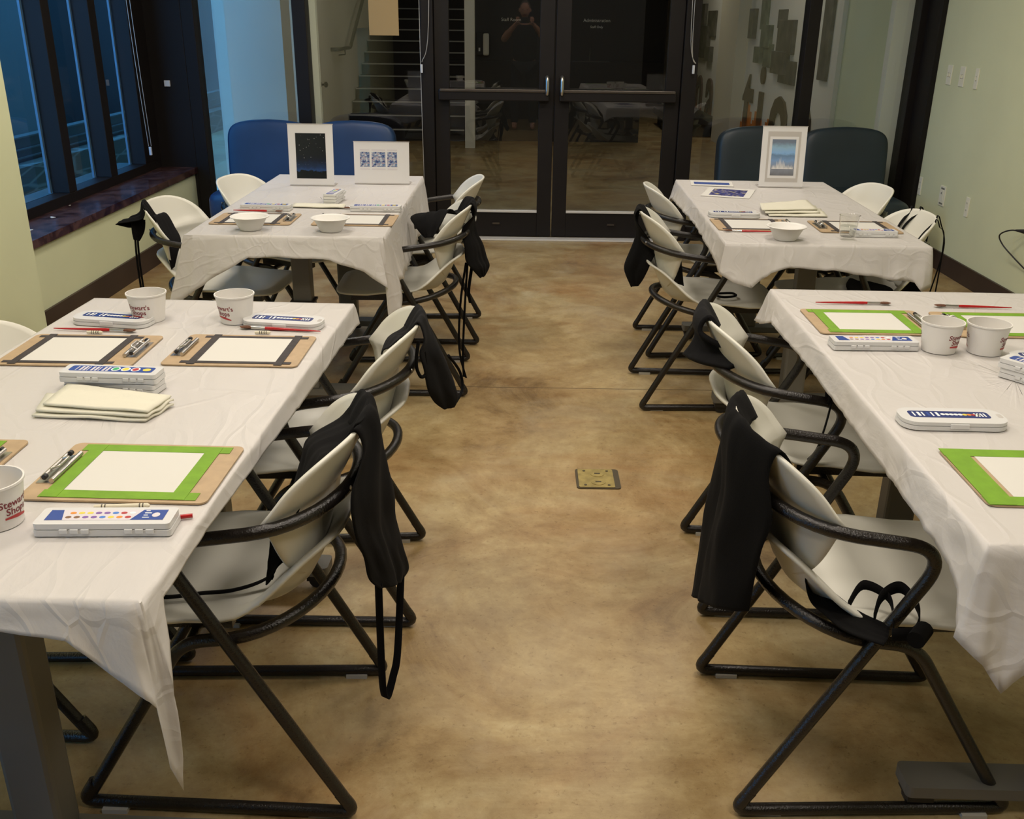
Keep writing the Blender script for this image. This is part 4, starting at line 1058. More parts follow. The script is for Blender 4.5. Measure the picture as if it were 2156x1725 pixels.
# ------------------------------------------------------------------ table things
TZ = 0.7458
def clipboard(x, y, rz, clip, tape, label, group, px=0.0, clip_mat='chrome'):
    """clip = +1 / -1: which end of the long side holds the clip"""
    t = thing('clipboard', label, 'clipboard', (x, y, TZ), rz, group)
    b = MB(); b.prism(rrect(0.308, 0.222, 0.014), 0, 0.003, M['board'])
    obj('board', b, None, t)
    pc = px
    obj('paper', MB().box((pc - 0.100, -0.095, 0.0031), (pc + 0.100, 0.095, 0.0036)), M['paper'], t)
    if tape == 'black':
        for s in (-1, 1):
            obj('tape', MB().box((pc - 0.125, s * 0.092 - 0.007, 0.0037), (pc + 0.125, s * 0.092 + 0.007, 0.0041)), M['tapeblack'], t)
            obj('tape', MB().box((pc + s * 0.098 - 0.009, -0.108, 0.0042), (pc + s * 0.098 + 0.009, 0.108, 0.0046)), M['tapeblack'], t)
    elif tape == 'green':
        for s in (-1, 1):
            obj('tape', MB().box((pc - 0.122 - 0.008 * (s > 0), s * 0.090 - 0.013, 0.0037), (pc + 0.135, s * 0.090 + 0.013, 0.0041)), M['tapegreen'], t)
            obj('tape', MB().box((pc + s * 0.104 - 0.013, -0.103, 0.0042), (pc + s * 0.104 + 0.013, 0.102, 0.0046)), M['tapegreen'], t)
    elif tape == 'wide':
        for s in (-1, 1):
            obj('tape', MB().box((-0.153, s * 0.095 - 0.0155, 0.0037), (0.153, s * 0.095 + 0.0155, 0.0041)), M['tapegreen'], t)
            obj('tape', MB().box((s * 0.130 - 0.022, -0.110, 0.0042), (s * 0.130 + 0.022, 0.110, 0.0046)), M['tapegreen'], t)
    if clip:
        cx = clip * 0.135
        c_ = MB(); c_.box((cx - 0.013, -0.055, 0.003), (cx + 0.013, 0.055, 0.0045))
        cl = obj('clip', c_, M['chrome'], t)
        obj('clip_jaw', MB().tube([(cx - clip * 0.014, -0.055, 0.0085), (cx - clip * 0.014, 0.055, 0.0085)], 0.0045, 10), M['chrome'], cl, smooth=True)
        obj('clip_spring', MB().tube([(cx + clip * 0.004, -0.05, 0.011), (cx + clip * 0.004, 0.05, 0.011)], 0.0035, 10), M['chrome'], cl, smooth=True)
        obj('clip_lever', MB().tube(rounded([(cx + clip * 0.004, -0.022, 0.012), (cx - clip * 0.012, -0.020, 0.019), (cx - clip * 0.012, 0.020, 0.019), (cx + clip * 0.004, 0.022, 0.012)], 0.006), 0.0022, 8), M['chrome'], cl, smooth=True)
        for s in (-1, 1):
            obj('clip_grip', MB().lathe([(0.0, -0.005), (0.0045, -0.004), (0.0045, 0.004), (0.0, 0.005)], 12).xf(Matrix.Translation((cx + clip * 0.0, s * 0.047, 0.012)) @ Matrix.Rotation(PI / 2, 4, 'X')), M['black'], cl, smooth=True)
    return t
G1 = 'clipboards on the painting tables'
clipboard(-1.018, 2.118, 0.0, 1, 'black', 'black taped clipboard on the near left table with its clip on the right', G1, -0.015)
clipboard(-0.650, 2.132, -0.01, -1, 'black', 'black taped clipboard on the near left table with its clip on the left', G1, 0.012)
clipboard(-0.650, 1.478, -0.02, -1, 'green', 'green taped clipboard at the front of the near left table', G1, 0.0)
clipboard(-1.045, 1.490, 0.0, 1, 'green', 'clipboard cut off by the left photo edge, only its clip corner showing', G1, -0.02)
clipboard(-1.025, 3.712, 0.0, 1, 'black', 'black taped clipboard on the far left table behind the left bowl', G1, -0.01)
clipboard(-0.640, 3.716, 0.0, -1, 'black', 'black taped clipboard on the far left table behind the right bowl', G1, 0.012)
clipboard(0.895, 3.725, -0.01, 1, 'black', 'black taped clipboard on the far right table beside the red brush', G1, -0.012)
clipboard(1.275, 3.708, -0.02, -1, 'black', 'black taped clipboard on the far right table behind the water glass', G1, 0.012)
clipboard(0.912, 2.436, -0.01, 1, 'green', 'green taped clipboard at the back of the near right table, left of the cups', G1, -0.008)
clipboard(1.255, 2.425, -0.01, -1, 'green', 'green taped clipboard at the back of the near right table, behind the cups', G1, 0.012)
clipboard(0.920, 1.508, -0.02, 0, 'wide', 'clipboard fully framed in wide green tape at the front right', G1, 0.0)

def oval_case(x, y, rz, label, group='watercolor paint cases', z=TZ, w=0.205, d=0.078, n=16, sets=0):
    t = thing('watercolor_case', label, 'paint case', (x, y, z), rz, group)
    h = 0.017
    obj('tray', MB().prism(rrect(w, d, 0.030 if not sets else 0.012, 8), 0, h * 0.5), M['case'], t, bevel=0.001)
    ld = obj('lid', MB().prism(rrect(w - 0.001, d - 0.001, 0.030 if not sets else 0.012, 8), h * 0.52, h), M['case'], t, bevel=0.002)
    lb = MB(); lb.prism(rrect(w * 0.76, d * 0.42, 0.008, 4, -0.004, 0.004), h, h + 0.0004, M['navy'])
    for k in range(6): lb.box((-w * 0.36 + k * 0.009, -0.006, h + 0.0005), (-w * 0.36 + k * 0.009 + (0.005 if k % 2 else 0.003), 0.014, h + 0.0007), DOTS[6] if k != 3 else M['navy2'])
    for k in range(9):
        cc = [6, 6, 6, 6, 6, 2, 1, 0, 6][k]
        lb.prism([(-0.016 + k * 0.0085 + 0.0044 * math.cos(a), 0.004 + 0.0048 * math.sin(a)) for a in [2 * PI * j / 10 for j in range(10)]], h + 0.0005, h + 0.0007, DOTS[cc])
    for k in range(4): lb.box((w * 0.31 - k * 0.006, -0.005, h + 0.0005), (w * 0.31 - k * 0.006 + 0.003, 0.012, h + 0.0007), DOTS[6])
    obj('label', lb, None, ld)
    obj('latch', MB().box((-0.016, -d / 2 - 0.0022, h * 0.30), (0.020, -d / 2 + 0.001, h * 0.85)), M['case'], t, bevel=0.001)
    obj('hang_hole', MB().prism(rrect(0.010, 0.020, 0.0045, 4, w * 0.455, 0.002), h, h + 0.0003), M['acrylic'], ld)
    return t
def box_case(x, y, rz, label, group='watercolor paint cases', z=TZ, w=0.205, d=0.055, style=0):
    t = thing('watercolor_case', label, 'paint case', (x, y, z), rz, group)
    h = 0.021
    obj('tray', MB().prism(rrect(w, d, 0.006, 3), 0, h * 0.5), M['case'], t, bevel=0.001)
    ld = obj('lid', MB().prism(rrect(w - 0.002, d - 0.002, 0.006, 3), h * 0.53, h), M['case'], t, bevel=0.0012)
    lb = MB()
    if style == 0:
        lb.box((-w * 0.43, -d * 0.26, h), (w * 0.43, d * 0.32, h + 0.0004), M['labelpale'])
        lb.add([(-w * 0.43, -d * 0.26, h + .0006), (-w * 0.30, -d * 0.26, h + .0006), (-w * 0.34, d * 0.32, h + .0006), (-w * 0.43, d * 0.32, h + .0006)], [(0, 1, 2, 3)], M['navy2'])
        lb.add([(w * 0.19, -d * 0.26, h + .0006), (w * 0.43, -d * 0.26, h + .0006), (w * 0.43, d * 0.32, h + .0006), (w * 0.25, d * 0.32, h + .0006)], [(0, 1, 2, 3)], M['navy2'])
        for k in range(8):
            for r in range(2):
                cc = [1, 2, 2, 5, 5, 4, 0, 6][k] if r else [7, 7, 5, 5, 4, 2, 1, 0][k]
                cxx = -w * 0.27 + k * w * 0.062 + (0.003 if r else 0)
                cyy = (-d * 0.10 + r * d * 0.24)
                lb.prism([(cxx + 0.0048 * math.cos(a), cyy + 0.0036 * math.sin(a)) for a in [2 * PI * j / 10 for j in range(10)]], h + 0.0005, h + 0.0007, DOTS[cc])
        for k in range(4): lb.box((w * 0.27, -d * 0.15 + k * 0.007, h + 0.0007), (w * 0.32 - 0.004 * (k % 2), -d * 0.15 + k * 0.007 + 0.0022, h + 0.0009), DOTS[6])
        lb.prism([(w * 0.36 + 0.006 * math.cos(a), 0.001 + 0.007 * math.sin(a)) for a in [2 * PI * j / 12 for j in range(12)]], h + 0.0007, h + 0.0009, M['labelpale'])
    else:
        lb.prism(rrect(w * 0.86, d * 0.55, 0.006, 3, 0, 0.002), h, h + 0.0004, M['navy2'])
        for k in range(9): lb.box((-w * 0.36 + k * 0.008, -0.011, h + 0.0005), (-w * 0.36 + k * 0.008 + (0.005 if k % 3 else 0.002), 0.013, h + 0.0007), M['labelpale'])
        for k, cc in enumerate((3, 2, 0)):
            cxx = 0.008 + k * 0.021
            lb.prism([(cxx + 0.0095 * math.cos(a), 0.002 + 0.0115 * math.sin(a)) for a in [2 * PI * j / 14 for j in range(14)]], h + 0.0006, h + 0.0008, DOTS[6])
            lb.prism([(cxx + 0.0065 * math.cos(a), 0.002 + 0.0085 * math.sin(a)) for a in [2 * PI * j / 14 for j in range(14)]], h + 0.0008, h + 0.0010, DOTS[cc])
        lb.prism([(w * 0.36 + 0.0085 * math.cos(a), 0.002 + 0.008 * math.sin(a)) for a in [2 * PI * j / 14 for j in range(14)]], h + 0.0006, h + 0.0008, DOTS[2])
    obj('label', lb, None, ld)
    for xx in (-0.056, -0.040, -0.024, 0.040, 0.056, 0.072):
        obj('hinge', MB().box((xx - 0.006, -d / 2 - 0.0025, h * 0.28), (xx + 0.006, -d / 2 + 0.001, h * 0.62)), M['case'], t, bevel=0.0008)
    return t
oval_case(-1.030, 2.340, -0.16, 'white rounded paint case behind the red brush at the back left of the near table')
oval_case(-0.598, 2.338, -0.13, 'white rounded paint case at the right back corner of the near left table')
SG = 'stacked paint cases'
box_case(-0.845, 1.878, -0.16, 'white paint case at the bottom of the stack beside the near left napkins', SG, TZ, style=1)
box_case(-0.845, 1.873, -0.05, 'white paint case on top of the stack on the near left table', SG, TZ + 0.0222, style=1)
box_case(-0.622, 1.286, 0.04, 'white paint case with colour dots at the front of the near left table')
box_case(-1.036, 3.920, -0.06, 'white paint case on the far left table above the red brush', style=1)
box_case(-0.592, 3.925, 0.02, 'white paint case on the far left table above the dark brush', style=1)
box_case(-0.797, 4.110, 1.50, 'lower paint case of the small stack behind the far left napkins', SG, TZ, 0.15, style=1)
box_case(-0.795, 4.112, 1.46, 'upper paint case of the small stack behind the far left napkins', SG, TZ + 0.0222, 0.15, style=1)
oval_case(0.853, 3.905, -0.02, 'white rounded paint case at the left of the far right table')
box_case(1.297, 3.555, -0.02, 'white paint case beside the water glass on the far right table', w=0.165, style=0)
box_case(0.852, 2.228, 0.01, 'white paint case in front of the left green clipboard on the near right table')
oval_case(0.845, 1.752, -0.02, 'white rounded paint case alone in the middle of the near right table')
box_case(1.145, 1.965, -0.95, 'lower paint case of the slanted stack at the right photo edge', SG, TZ, style=1)
box_case(1.142, 1.968, -0.93, 'upper paint case of the slanted stack at the right photo edge', SG, TZ + 0.0222, style=1)
oval_case(1.240, 2.125, -0.05, 'white rounded paint case half cut off by the right photo edge beside the cups')

def brush(x, y, rz, label, handle='redh', length=0.205):
    """bristles at +x"""
    t = thing('paint_brush', label, 'paint brush', (x, y, TZ + 0.004), rz, 'paint brushes on the tables')
    n = 14
    L_ = length
    hp = [(-L_ / 2, 0, 0), (-L_ / 2 + 0.03, 0, 0), (-L_ / 2 + 0.09, 0, 0), (L_ / 2 - 0.075, 0, 0), (L_ / 2 - 0.060, 0, 0)]
    obj('handle', MB().tube(hp, [0.0012, 0.0022, 0.0034, 0.0042, 0.0036], 12), M[handle], t, smooth=True)
    fe = MB(); fe.tube([(L_ / 2 - 0.062, 0, 0), (L_ / 2 - 0.045, 0, 0), (L_ / 2 - 0.025, 0, 0)], [0.0039, 0.0037, 0.0040], 12)
    obj('ferrule', fe, M['chrome'], t, smooth=True)
    br = MB()
    rows = []
    for k, (xx, wy, wz) in enumerate(((L_ / 2 - 0.027, 0.0042, 0.0030), (L_ / 2 - 0.015, 0.0085, 0.0034), (L_ / 2 - 0.004, 0.0088, 0.0026), (L_ / 2, 0.0060, 0.0008))):
        rows.append([(xx + (0.004 * math.sin(a) if k == 3 else 0), wy * math.cos(a), wz * math.sin(a) + 0.0006) for a in [2 * PI * j / 14 for j in range(14)]])
    br.grid(rows, None, closed=True); b0 = 3 * 14
    br.f.append(tuple(b0 + j for j in range(14))); br.m.append(0)
    obj('bristles', br, M['bristle'], t, smooth=True)
    return t
brush(-1.052, 2.268, -0.05, 'red handled brush below the left paint case on the near left table')
brush(-0.596, 2.293, PI - 0.13, 'red handled brush with bristles left, leaning on the right rounded paint case')
brush(-1.058, 3.866, -0.06, 'red handled brush on the far left table above the left clipboard', length=0.20)
brush(-0.630, 3.948, PI - 0.10, 'thin dark brush on the far left table leaning to the napkins', 'darkh', 0.20)
brush(0.858, 3.590, PI - 0.08, 'red handled brush lying on the clipboard of the far right table', length=0.20)
brush(0.924, 2.612, 0.0, 'red handled brush at the back edge of the near right table, bristles to the right')
brush(1.250, 2.590, PI - 0.06, 'red handled brush at the back edge of the near right table, bristles to the left')

def crayon(x, y, rz, label, length=0.055, r=0.0040, col='crayon'):
    t = thing('crayon', label, 'crayon', (x, y, TZ + r + 0.0004), rz, 'crayons on the tables')
    h = length / 2
    obj('wrapper', MB().tube([(-h + 0.006, 0, 0), (h - 0.004, 0, 0)], r, 14), M[col], t, smooth=True)
    obj('tip', MB().tube([(h - 0.004, 0, 0), (h - 0.002, 0, 0), (h, 0, 0)], [r * 0.95, r * 0.8, r * 0.45], 14), M[col], t, smooth=True)
    obj('flat_end', MB().tube([(-h, 0, 0), (-h + 0.006, 0, 0)], r * 0.92, 14), M[col], t, smooth=True)
    for xx in (-h + 0.011, -h + 0.016, h - 0.016, h - 0.011):
        obj('stripe', MB().tube([(xx, 0, 0), (xx + 0.002, 0, 0)], r * 1.03, 14), M['crayonline'], t, smooth=True)
    return t
crayon(-1.040, 2.244, 0.0, 'short crayon stub above the left black taped clipboard, near table', 0.038)
crayon(-0.633, 2.262, 0.05, 'short crayon stub above the right black taped clipboard, near table', 0.038)
crayon(-0.625, 1.348, 0.10, 'pale crayon lying in front of the green taped clipboard, near left', 0.085)
crayon(0.885, 2.296, -0.02, 'pale crayon between clipboard and paint case, near right table', 0.075)
tag(obj('pencil_end', MB().tube([(-0.53, 1.315, TZ + 0.004), (-0.505, 1.322, TZ + 0.004)], 0.0035, 10), M['redh'], smooth=True), 'small red pencil end poking out behind the front left paint case', 'pencil')

def wrap_text(txt, size, R0, R1, z0, z1, zc, th0, mt, mb, bold=0.0, curve=0.0):
    """lay text on the cone of a cup; th0 = direction of its centre"""
    tm = text_mb(txt, size, mt, 0.0, bold=bold)
    vs = []
    for x, y, z in tm.v:
        zz = zc + y + curve * x * x * 0
        Rr = R0 + (R1 - R0) * (zz - z0) / (z1 - z0) + 0.0004
        a = th0 + x / Rr
        vs.append((Rr * math.cos(a), Rr * math.sin(a), zz))
    mb.add(vs, tm.f, mt)
def paper_cup(x, y, th, label):
    t = thing('paper_cup', label, 'cup', (x, y, TZ), 0, 'printed paper tubs used as water cups')
    R0, R1, H = 0.0385, 0.0478, 0.071
    prof = [(0.0, 0.003), (R0 - 0.002, 0.003), (R0, 0.0), (R0, 0.002), (R1, H - 0.003), (R1 + 0.0022, H - 0.002), (R1 + 0.0022, H + 0.0015), (R1 - 0.0006, H + 0.0015), (R1 - 0.0008, H - 0.002), (R0 - 0.0008, 0.006), (0.0, 0.005)]
    obj('cup_wall', MB().lathe(prof, 48), M['cup'], t, smooth=True, auto=40)
    lg = MB()
    for dt in (0.0, PI):
        a = th + dt
        wrap_text("Stewart's", 0.0165, R0, R1, 0, H, 0.037, a, M['maroon'], lg, 0.0003)
        wrap_text('Shops', 0.0165, R0, R1, 0, H, 0.0235, a, M['maroon'], lg, 0.0003)
        # red swoosh
        rows = []
        for k in range(17):
            u = -1 + 2 * k / 16
            zc = 0.0175 - 0.003 * u - 0.002 * u * u
            hh = 0.0032 * (1 - 0.5 * abs(u))
            an = a + u * 0.020 / R0
            rows.append([((R0 + (R1 - R0) * (zz) / H + 0.0004) * math.cos(an), (R0 + (R1 - R0) * zz / H + 0.0004) * math.sin(an), zz) for zz in (zc - hh, zc + hh)])
        lg.grid(rows, M['redprint'])
    obj('printed_logo', lg, None, t)
    return t
paper_cup(-0.953, 2.372, -PI / 2 - 0.22, 'white paper tub with red print at the left back of the near left table')
paper_cup(-0.728, 2.372, -PI / 2 - 0.55, 'white paper tub with red print at the right back of the near left table')
paper_cup(-0.800, 1.300, -0.22, 'white paper tub cut off by the left photo edge')
paper_cup(1.005, 2.215, -PI / 2 + 0.72, 'left of the two white paper tubs on the near right table')
paper_cup(1.110, 2.205, -PI / 2 + 0.98, 'right of the two white paper tubs on the near right table')

def bowl(x, y, label):
    o = thing('foam_bowl', label, 'bowl', (x, y, TZ), 0, 'white foam bowls')
    prof = [(0.0, 0.001), (0.034, 0.001), (0.037, 0.0), (0.040, 0.003), (0.060, 0.042), (0.0695, 0.046), (0.071, 0.049), (0.068, 0.0505), (0.059, 0.046), (0.038, 0.006), (0.0, 0.004)]
    obj('bowl_wall', MB().lathe(prof, 48), M['bowl'], o, smooth=True, auto=60)
bowl(-0.995, 3.520, 'white foam bowl on the left clipboard side of the far left table')
bowl(-0.698, 3.512, 'white foam bowl in front of the right clipboard, far left table')
bowl(0.952, 3.470, 'white foam bowl on the far right table')
# drinking glass with water
dg_ = thing('water_glass', 'clear faceted glass half full of water on the far right table', 'glass', (1.180, 3.490, TZ))
obj('glass_wall', MB().lathe([(0.0, 0.0), (0.025, 0.0), (0.0275, 0.006), (0.036, 0.085), (0.0375, 0.0865), (0.035, 0.087), (0.0335, 0.084), (0.0255, 0.010), (0.0, 0.009)], 24), M['glassthin'], dg_, smooth=True)
obj('water', MB().lathe([(0.0, 0.0105), (0.0245, 0.0105), (0.0295, 0.048), (0.0, 0.048)], 24), M['water'], dg_, smooth=True)

# napkins
def napkin(pts, z, label, name='paper_napkin', th=0.004, group='cream paper napkins', seed=1):
    n = 14
    a, b, c, d = [Vector(p) for p in pts]
    rows = []
    for j in range(n + 1):
        row = []
        for i in range(n + 1):
            u, v = i / n, j / n
            p = a * (1 - u) * (1 - v) + b * u * (1 - v) + c * u * v + d * (1 - u) * v
            h = 0.0030 * mnoise.noise(Vector((u * 3, v * 3, seed * 9.0))) * (0.3 + u)
            row.append((p.x, p.y, z + th / 2 + h))
        rows.append(row)
    o = obj(name, MB().grid(rows), M['napkin'], smooth=True, solid=th)
    return tag(o, label, 'napkin', group)
napkin([(-0.942, 1.712), (-0.716, 1.697), (-0.690, 1.782), (-0.930, 1.785)], TZ + 0.002, 'bottom cream napkin of the pile on the near left table', seed=1)
napkin([(-0.938, 1.722), (-0.712, 1.701), (-0.692, 1.790), (-0.958, 1.812)], TZ + 0.009, 'middle cream napkin of the pile on the near left table', seed=2)
napkin([(-0.930, 1.738), (-0.713, 1.706), (-0.697, 1.792), (-0.930, 1.850)], TZ + 0.016, 'top cream napkin of the pile on the near left table', seed=3)
napkin([(-0.945, 3.962), (-0.725, 3.950), (-0.735, 4.030), (-0.948, 4.035)], TZ + 0.003, 'folded cream napkins lying flat on the far left table', seed=4)
napkin([(0.995, 3.905), (1.230, 3.905), (1.250, 4.07), (1.020, 4.09)], TZ + 0.002, 'bottom cream napkin of the pile on the far right table', seed=5)
napkin([(0.985, 3.925), (1.215, 3.955), (1.235, 4.10), (1.010, 4.13)], TZ + 0.009, 'middle cream napkin of the pile on the far right table', seed=6)
napkin([(0.975, 3.950), (1.210, 3.985), (1.225, 4.20), (1.000, 4.10)], TZ + 0.016, 'top cream napkin of the pile on the far right table', seed=7)

# display frames
def display(x, y, w, h, rz, label, kind, pw, ph, pz, lean=0.10):
    t = thing('picture_stand', label, 'picture stand', (x, y, TZ), rz, 'white matted pictures in clear table stands')
    R = Matrix.Rotation(-lean, 4, 'X')
    obj('mat_board', MB().box((-w / 2, -0.002, 0.004), (w / 2, 0.002, h)).xf(R), M['mat_white'], t)
    obj('foot', MB().box((-w / 2, -0.006, 0.0), (w / 2, 0.075, 0.003)), M['acrylic'], t)
    obj('top_edge', MB().box((-w / 2 - 0.002, -0.004, h + 0.0005), (w / 2 + 0.002, 0.004, h + 0.004)).xf(R), M['acrylic'], t)
    if kind == 'night':
        p = obj('picture', MB().box((-pw / 2, -0.0026, pz), (pw / 2, -0.0021, pz + ph)).xf(R), M['pic_night'], t)
        sm = MB(); rr = random.Random(3)
        for k in range(26):
            sx, sz, s = rr.uniform(-pw / 2 * 0.95, pw / 2 * 0.95), pz + ph * rr.uniform(0.3, 0.97), rr.choice([0.0004, 0.0005, 0.0009])
            sm.box((sx - s, -0.0028, sz - s), (sx + s, -0.0027, sz + s))
        obj('stars', sm.xf(R), M['mat_white'], p)
    elif kind == 'city':
        for i, (xc, ww) in enumerate(((-0.078, 0.045), (-0.014, 0.064), (0.050, 0.046))):
            p = obj('picture', MB().box((xc - ww / 2, -0.0026, pz), (xc + ww / 2, -0.0021, pz + ph)).xf(R), M['pic_city'], t)
            for dz in (-0.012, ph + 0.006):
                obj('picture_band', MB().box((xc - ww / 2, -0.0026, pz + dz), (xc + ww / 2, -0.0021, pz + dz + 0.005)).xf(R), M['labelpale'], p)
    else:
        obj('inner_mat', MB().box((-pw / 2 - 0.022, -0.0026, pz - 0.030), (pw / 2 + 0.022, -0.0022, pz + ph + 0.035)).xf(R), M['acrylic'], t)
        im = obj('inner_mat', MB().box((-pw / 2 - 0.012, -0.0030, pz - 0.012), (pw / 2 + 0.012, -0.0027, pz + ph + 0.012)).xf(R), M['mat_white'], t)
        p = obj('picture', MB().box((-pw / 2, -0.0036, pz), (pw / 2, -0.0031, pz + ph)).xf(R), M['pic_river'], t)
        tm = MB(); rr = random.Random(9)
        for k in range(16):
            xx = -pw / 2 * 0.85 + k * pw * 0.85 / 15; hh = 0.012 + 0.035 * math.exp(-((xx + 0.01) / 0.02) ** 2) + rr.uniform(0, 0.012)
            tm.add([(xx - 0.003, -0.0038, pz + 0.030), (xx + 0.003, -0.0038, pz + 0.030), (xx, -0.0038, pz + 0.030 + hh)], [(0, 1, 2)])
        obj('tree_tips', tm.xf(R), M['mat_white'], p)
    return t
display(-0.975, 4.530, 0.206, 0.272, 0.0, 'upright white matted picture of a dark starry sky on the far left table', 'night', 0.138, 0.202, 0.032)
display(-0.660, 4.600, 0.258, 0.190, 0.0, 'low white matted picture of three small city scenes on the far left table', 'city', 0, 0.068, 0.078)
display(1.224, 4.655, 0.206, 0.276, -0.02, 'white matted picture of a blue night valley on the far right table', 'river', 0.110, 0.165, 0.055)
def sheet_print(x, y, w, d, rz, label, pic):
    t = thing('photo_print', label, 'print', (x, y, TZ), rz, 'loose prints on the far right table')
    obj('paper', MB().box((-w / 2, -d / 2, 0.0), (w / 2, d / 2, 0.0008)), M['paper'], t)
    obj('image', MB().box((-w * pic[0], -d * pic[1], 0.0009), (w * pic[0], d * pic[1], 0.0012)), pic[2], t)
sheet_print(0.915, 4.745, 0.20, 0.15, -0.12, 'loose white sheet with a dark blue printed band, far right table', (0.42, 0.22, M['navy2']))
sheet_print(0.945, 4.480, 0.215, 0.26, -0.32, 'loose print of a blue and gold night scene, far right table', (0.36, 0.36, M['pic_print']))

# ------------------------------------------------------------------ sofas
def cushion(w, d, h, mt, name, parent, loc, rot=(0, 0, 0), top=0.0, p=5.0):
    """super-ellipsoid pad; `top` arches its upper edge"""
    n, m = 36, 20
    rows = []
    def sp(a, e): return math.copysign(abs(a) ** e, a)
    for j in range(m + 1):
        ph = -PI / 2 + PI * j / m
        row = []
        for i in range(n):
            th = 2 * PI * i / n
            x = w / 2 * sp(math.cos(ph), 2 / p) * sp(math.cos(th), 2 / p)
            y = d / 2 * sp(math.cos(ph), 2 / p) * sp(math.sin(th), 2 / p)
            z = h / 2 * sp(math.sin(ph), 2 / p)
            if z > 0: z += top * (1 - (2 * x / w) ** 2) * (z / (h / 2))
            row.append((x, y, z))
        rows.append(row)
    o = obj(name, MB().grid(rows, None, closed=True), mt, parent, smooth=True, auto=80)
    o.location = loc; o.rotation_euler = rot
    return o
def sofa(x, y, w, mt, label, backs):
    t = thing('sofa', label, 'sofa', (x, y, 0), 0, 'low vinyl sofas in front of the glass')
    obj('base', MB().box((-w / 2 + 0.03, -0.34, 0.06), (w / 2 - 0.03, 0.28, 0.24)), mt, t, bevel=0.02)
    hw = w / 2
    for i in range(2):
        xc = (-0.5 + i) * hw
        cushion(hw + 0.02, 0.70, 0.20, mt, 'seat_cushion', t, (xc, -0.03, 0.33), (0, 0, 0), 0.02, 6)
        cushion(hw * 0.99, 0.17, 0.50, mt, 'back_cushion', t, (xc + backs * 0, 0.25, 0.545), (-0.12, 0, 0), 0.035, 7)
    for sx in (-1, 1):
        for sy in (-0.28, 0.22):
            obj('foot', MB().lathe([(0.0, 0), (0.02, 0), (0.025, 0.06), (0.0, 0.06)], 12, None, sx * (w / 2 - 0.10), sy), M['black'], t)
sofa(-1.43, 6.48, 1.14, M['sofa'], 'blue vinyl two seat sofa behind the far left table', 1)
sofa(1.88, 6.46, 1.14, M['sofa2'], 'dark slate vinyl two seat sofa behind the far right table', 1)

# ------------------------------------------------------------------ wall fittings
def plate(y, z, kind, label, w=0.072, h=0.118):
    grp = 'light switch plates on the right wall' if kind == 'switch' else 'outlet plates on the right wall'
    t = thing('light_switch' if kind == 'switch' else 'wall_outlet', label, 'switch' if kind == 'switch' else 'outlet', (XR, y, z), 0, grp)
    obj('cover_plate', MB().box((-0.006, -w / 2, -h / 2), (0, w / 2, h / 2)), M['plate'], t, bevel=0.002)
    if kind == 'switch':
        n = 2 if w > 0.06 else 1
        for k in range(n):
            yy = (k - (n - 1) / 2) * 0.022
            obj('toggle', MB().box((-0.012, yy - 0.004, -0.010), (-0.006, yy + 0.004, 0.010)), M['plate'], t, bevel=0.001)
            obj('toggle_slot', MB().box((-0.0065, yy - 0.005, -0.013), (-0.0058, yy + 0.005, 0.013)), M['platedark'], t)
    elif kind == 'data':
        obj('insert', MB().box((-0.008, -0.018, -0.030), (-0.006, 0.018, 0.034)), M['plate'], t)
        obj('label_strip', MB().box((-0.0068, -0.026, 0.040), (-0.006, 0.026, 0.051)), M['platedark'], t)
        obj('label_strip', MB().box((-0.0068, -0.026, -0.053), (-0.006, 0.026, -0.043)), M['platedark'], t)
        obj('jack', MB().box((-0.0090, 0.004, 0.010), (-0.008, 0.012, 0.022)), M['slot'], t)
    else:
        for zz in (-0.021, 0.021):
            sk = obj('socket', MB().box((-0.0075, -0.015, zz - 0.014), (-0.006, 0.015, zz + 0.014)), M['plate'], t, bevel=0.001)
            obj('slots', MB().box((-0.0080, -0.006, zz - 0.003), (-0.0074, -0.004, zz + 0.007)).box((-0.0080, 0.004, zz - 0.003), (-0.0074, 0.006, zz + 0.007)), M['slot'], sk)
plate(6.496, 1.176, 'switch', 'almond switch plate nearest the glass front on the right wall')
plate(6.305, 1.176, 'switch', 'middle almond switch plate of three on the right wall')
plate(6.100, 1.174, 'switch', 'almond switch plate farthest from the glass front on the right wall', 0.048)
plate(6.665, 0.456, 'outlet', 'almond outlet plate low on the right wall beside the black frame', 0.05)
plate(6.289, 0.452, 'data', 'wider data outlet with grey label strips, middle of the low row', 0.085, 0.125)
plate(5.912, 0.447, 'outlet', 'almond outlet plate low on the right wall, nearest the camera', 0.05)
# cable at the right edge
cb = thing('cable', 'black cable looping off the right wall at the photo edge', 'cable', (2.66, 5.2, 0.43))
obj('cord', MB().tube(bez([(0.0, -0.10, 0.03), (-0.03, 0.0, 0.020), (-0.05, 0.07, -0.02), (-0.03, 0.06, -0.07), (0.0, -0.02, -0.12), (0.02, -0.12, -0.16)], 8), 0.004, 8), M['black'], cb, smooth=True)
obj('plug', MB().tube([(0.03, -0.16, 0.035), (0.0, -0.08, 0.03), (-0.02, -0.03, 0.026)], [0.014, 0.012, 0.005], 10), M['black'], cb, smooth=True)

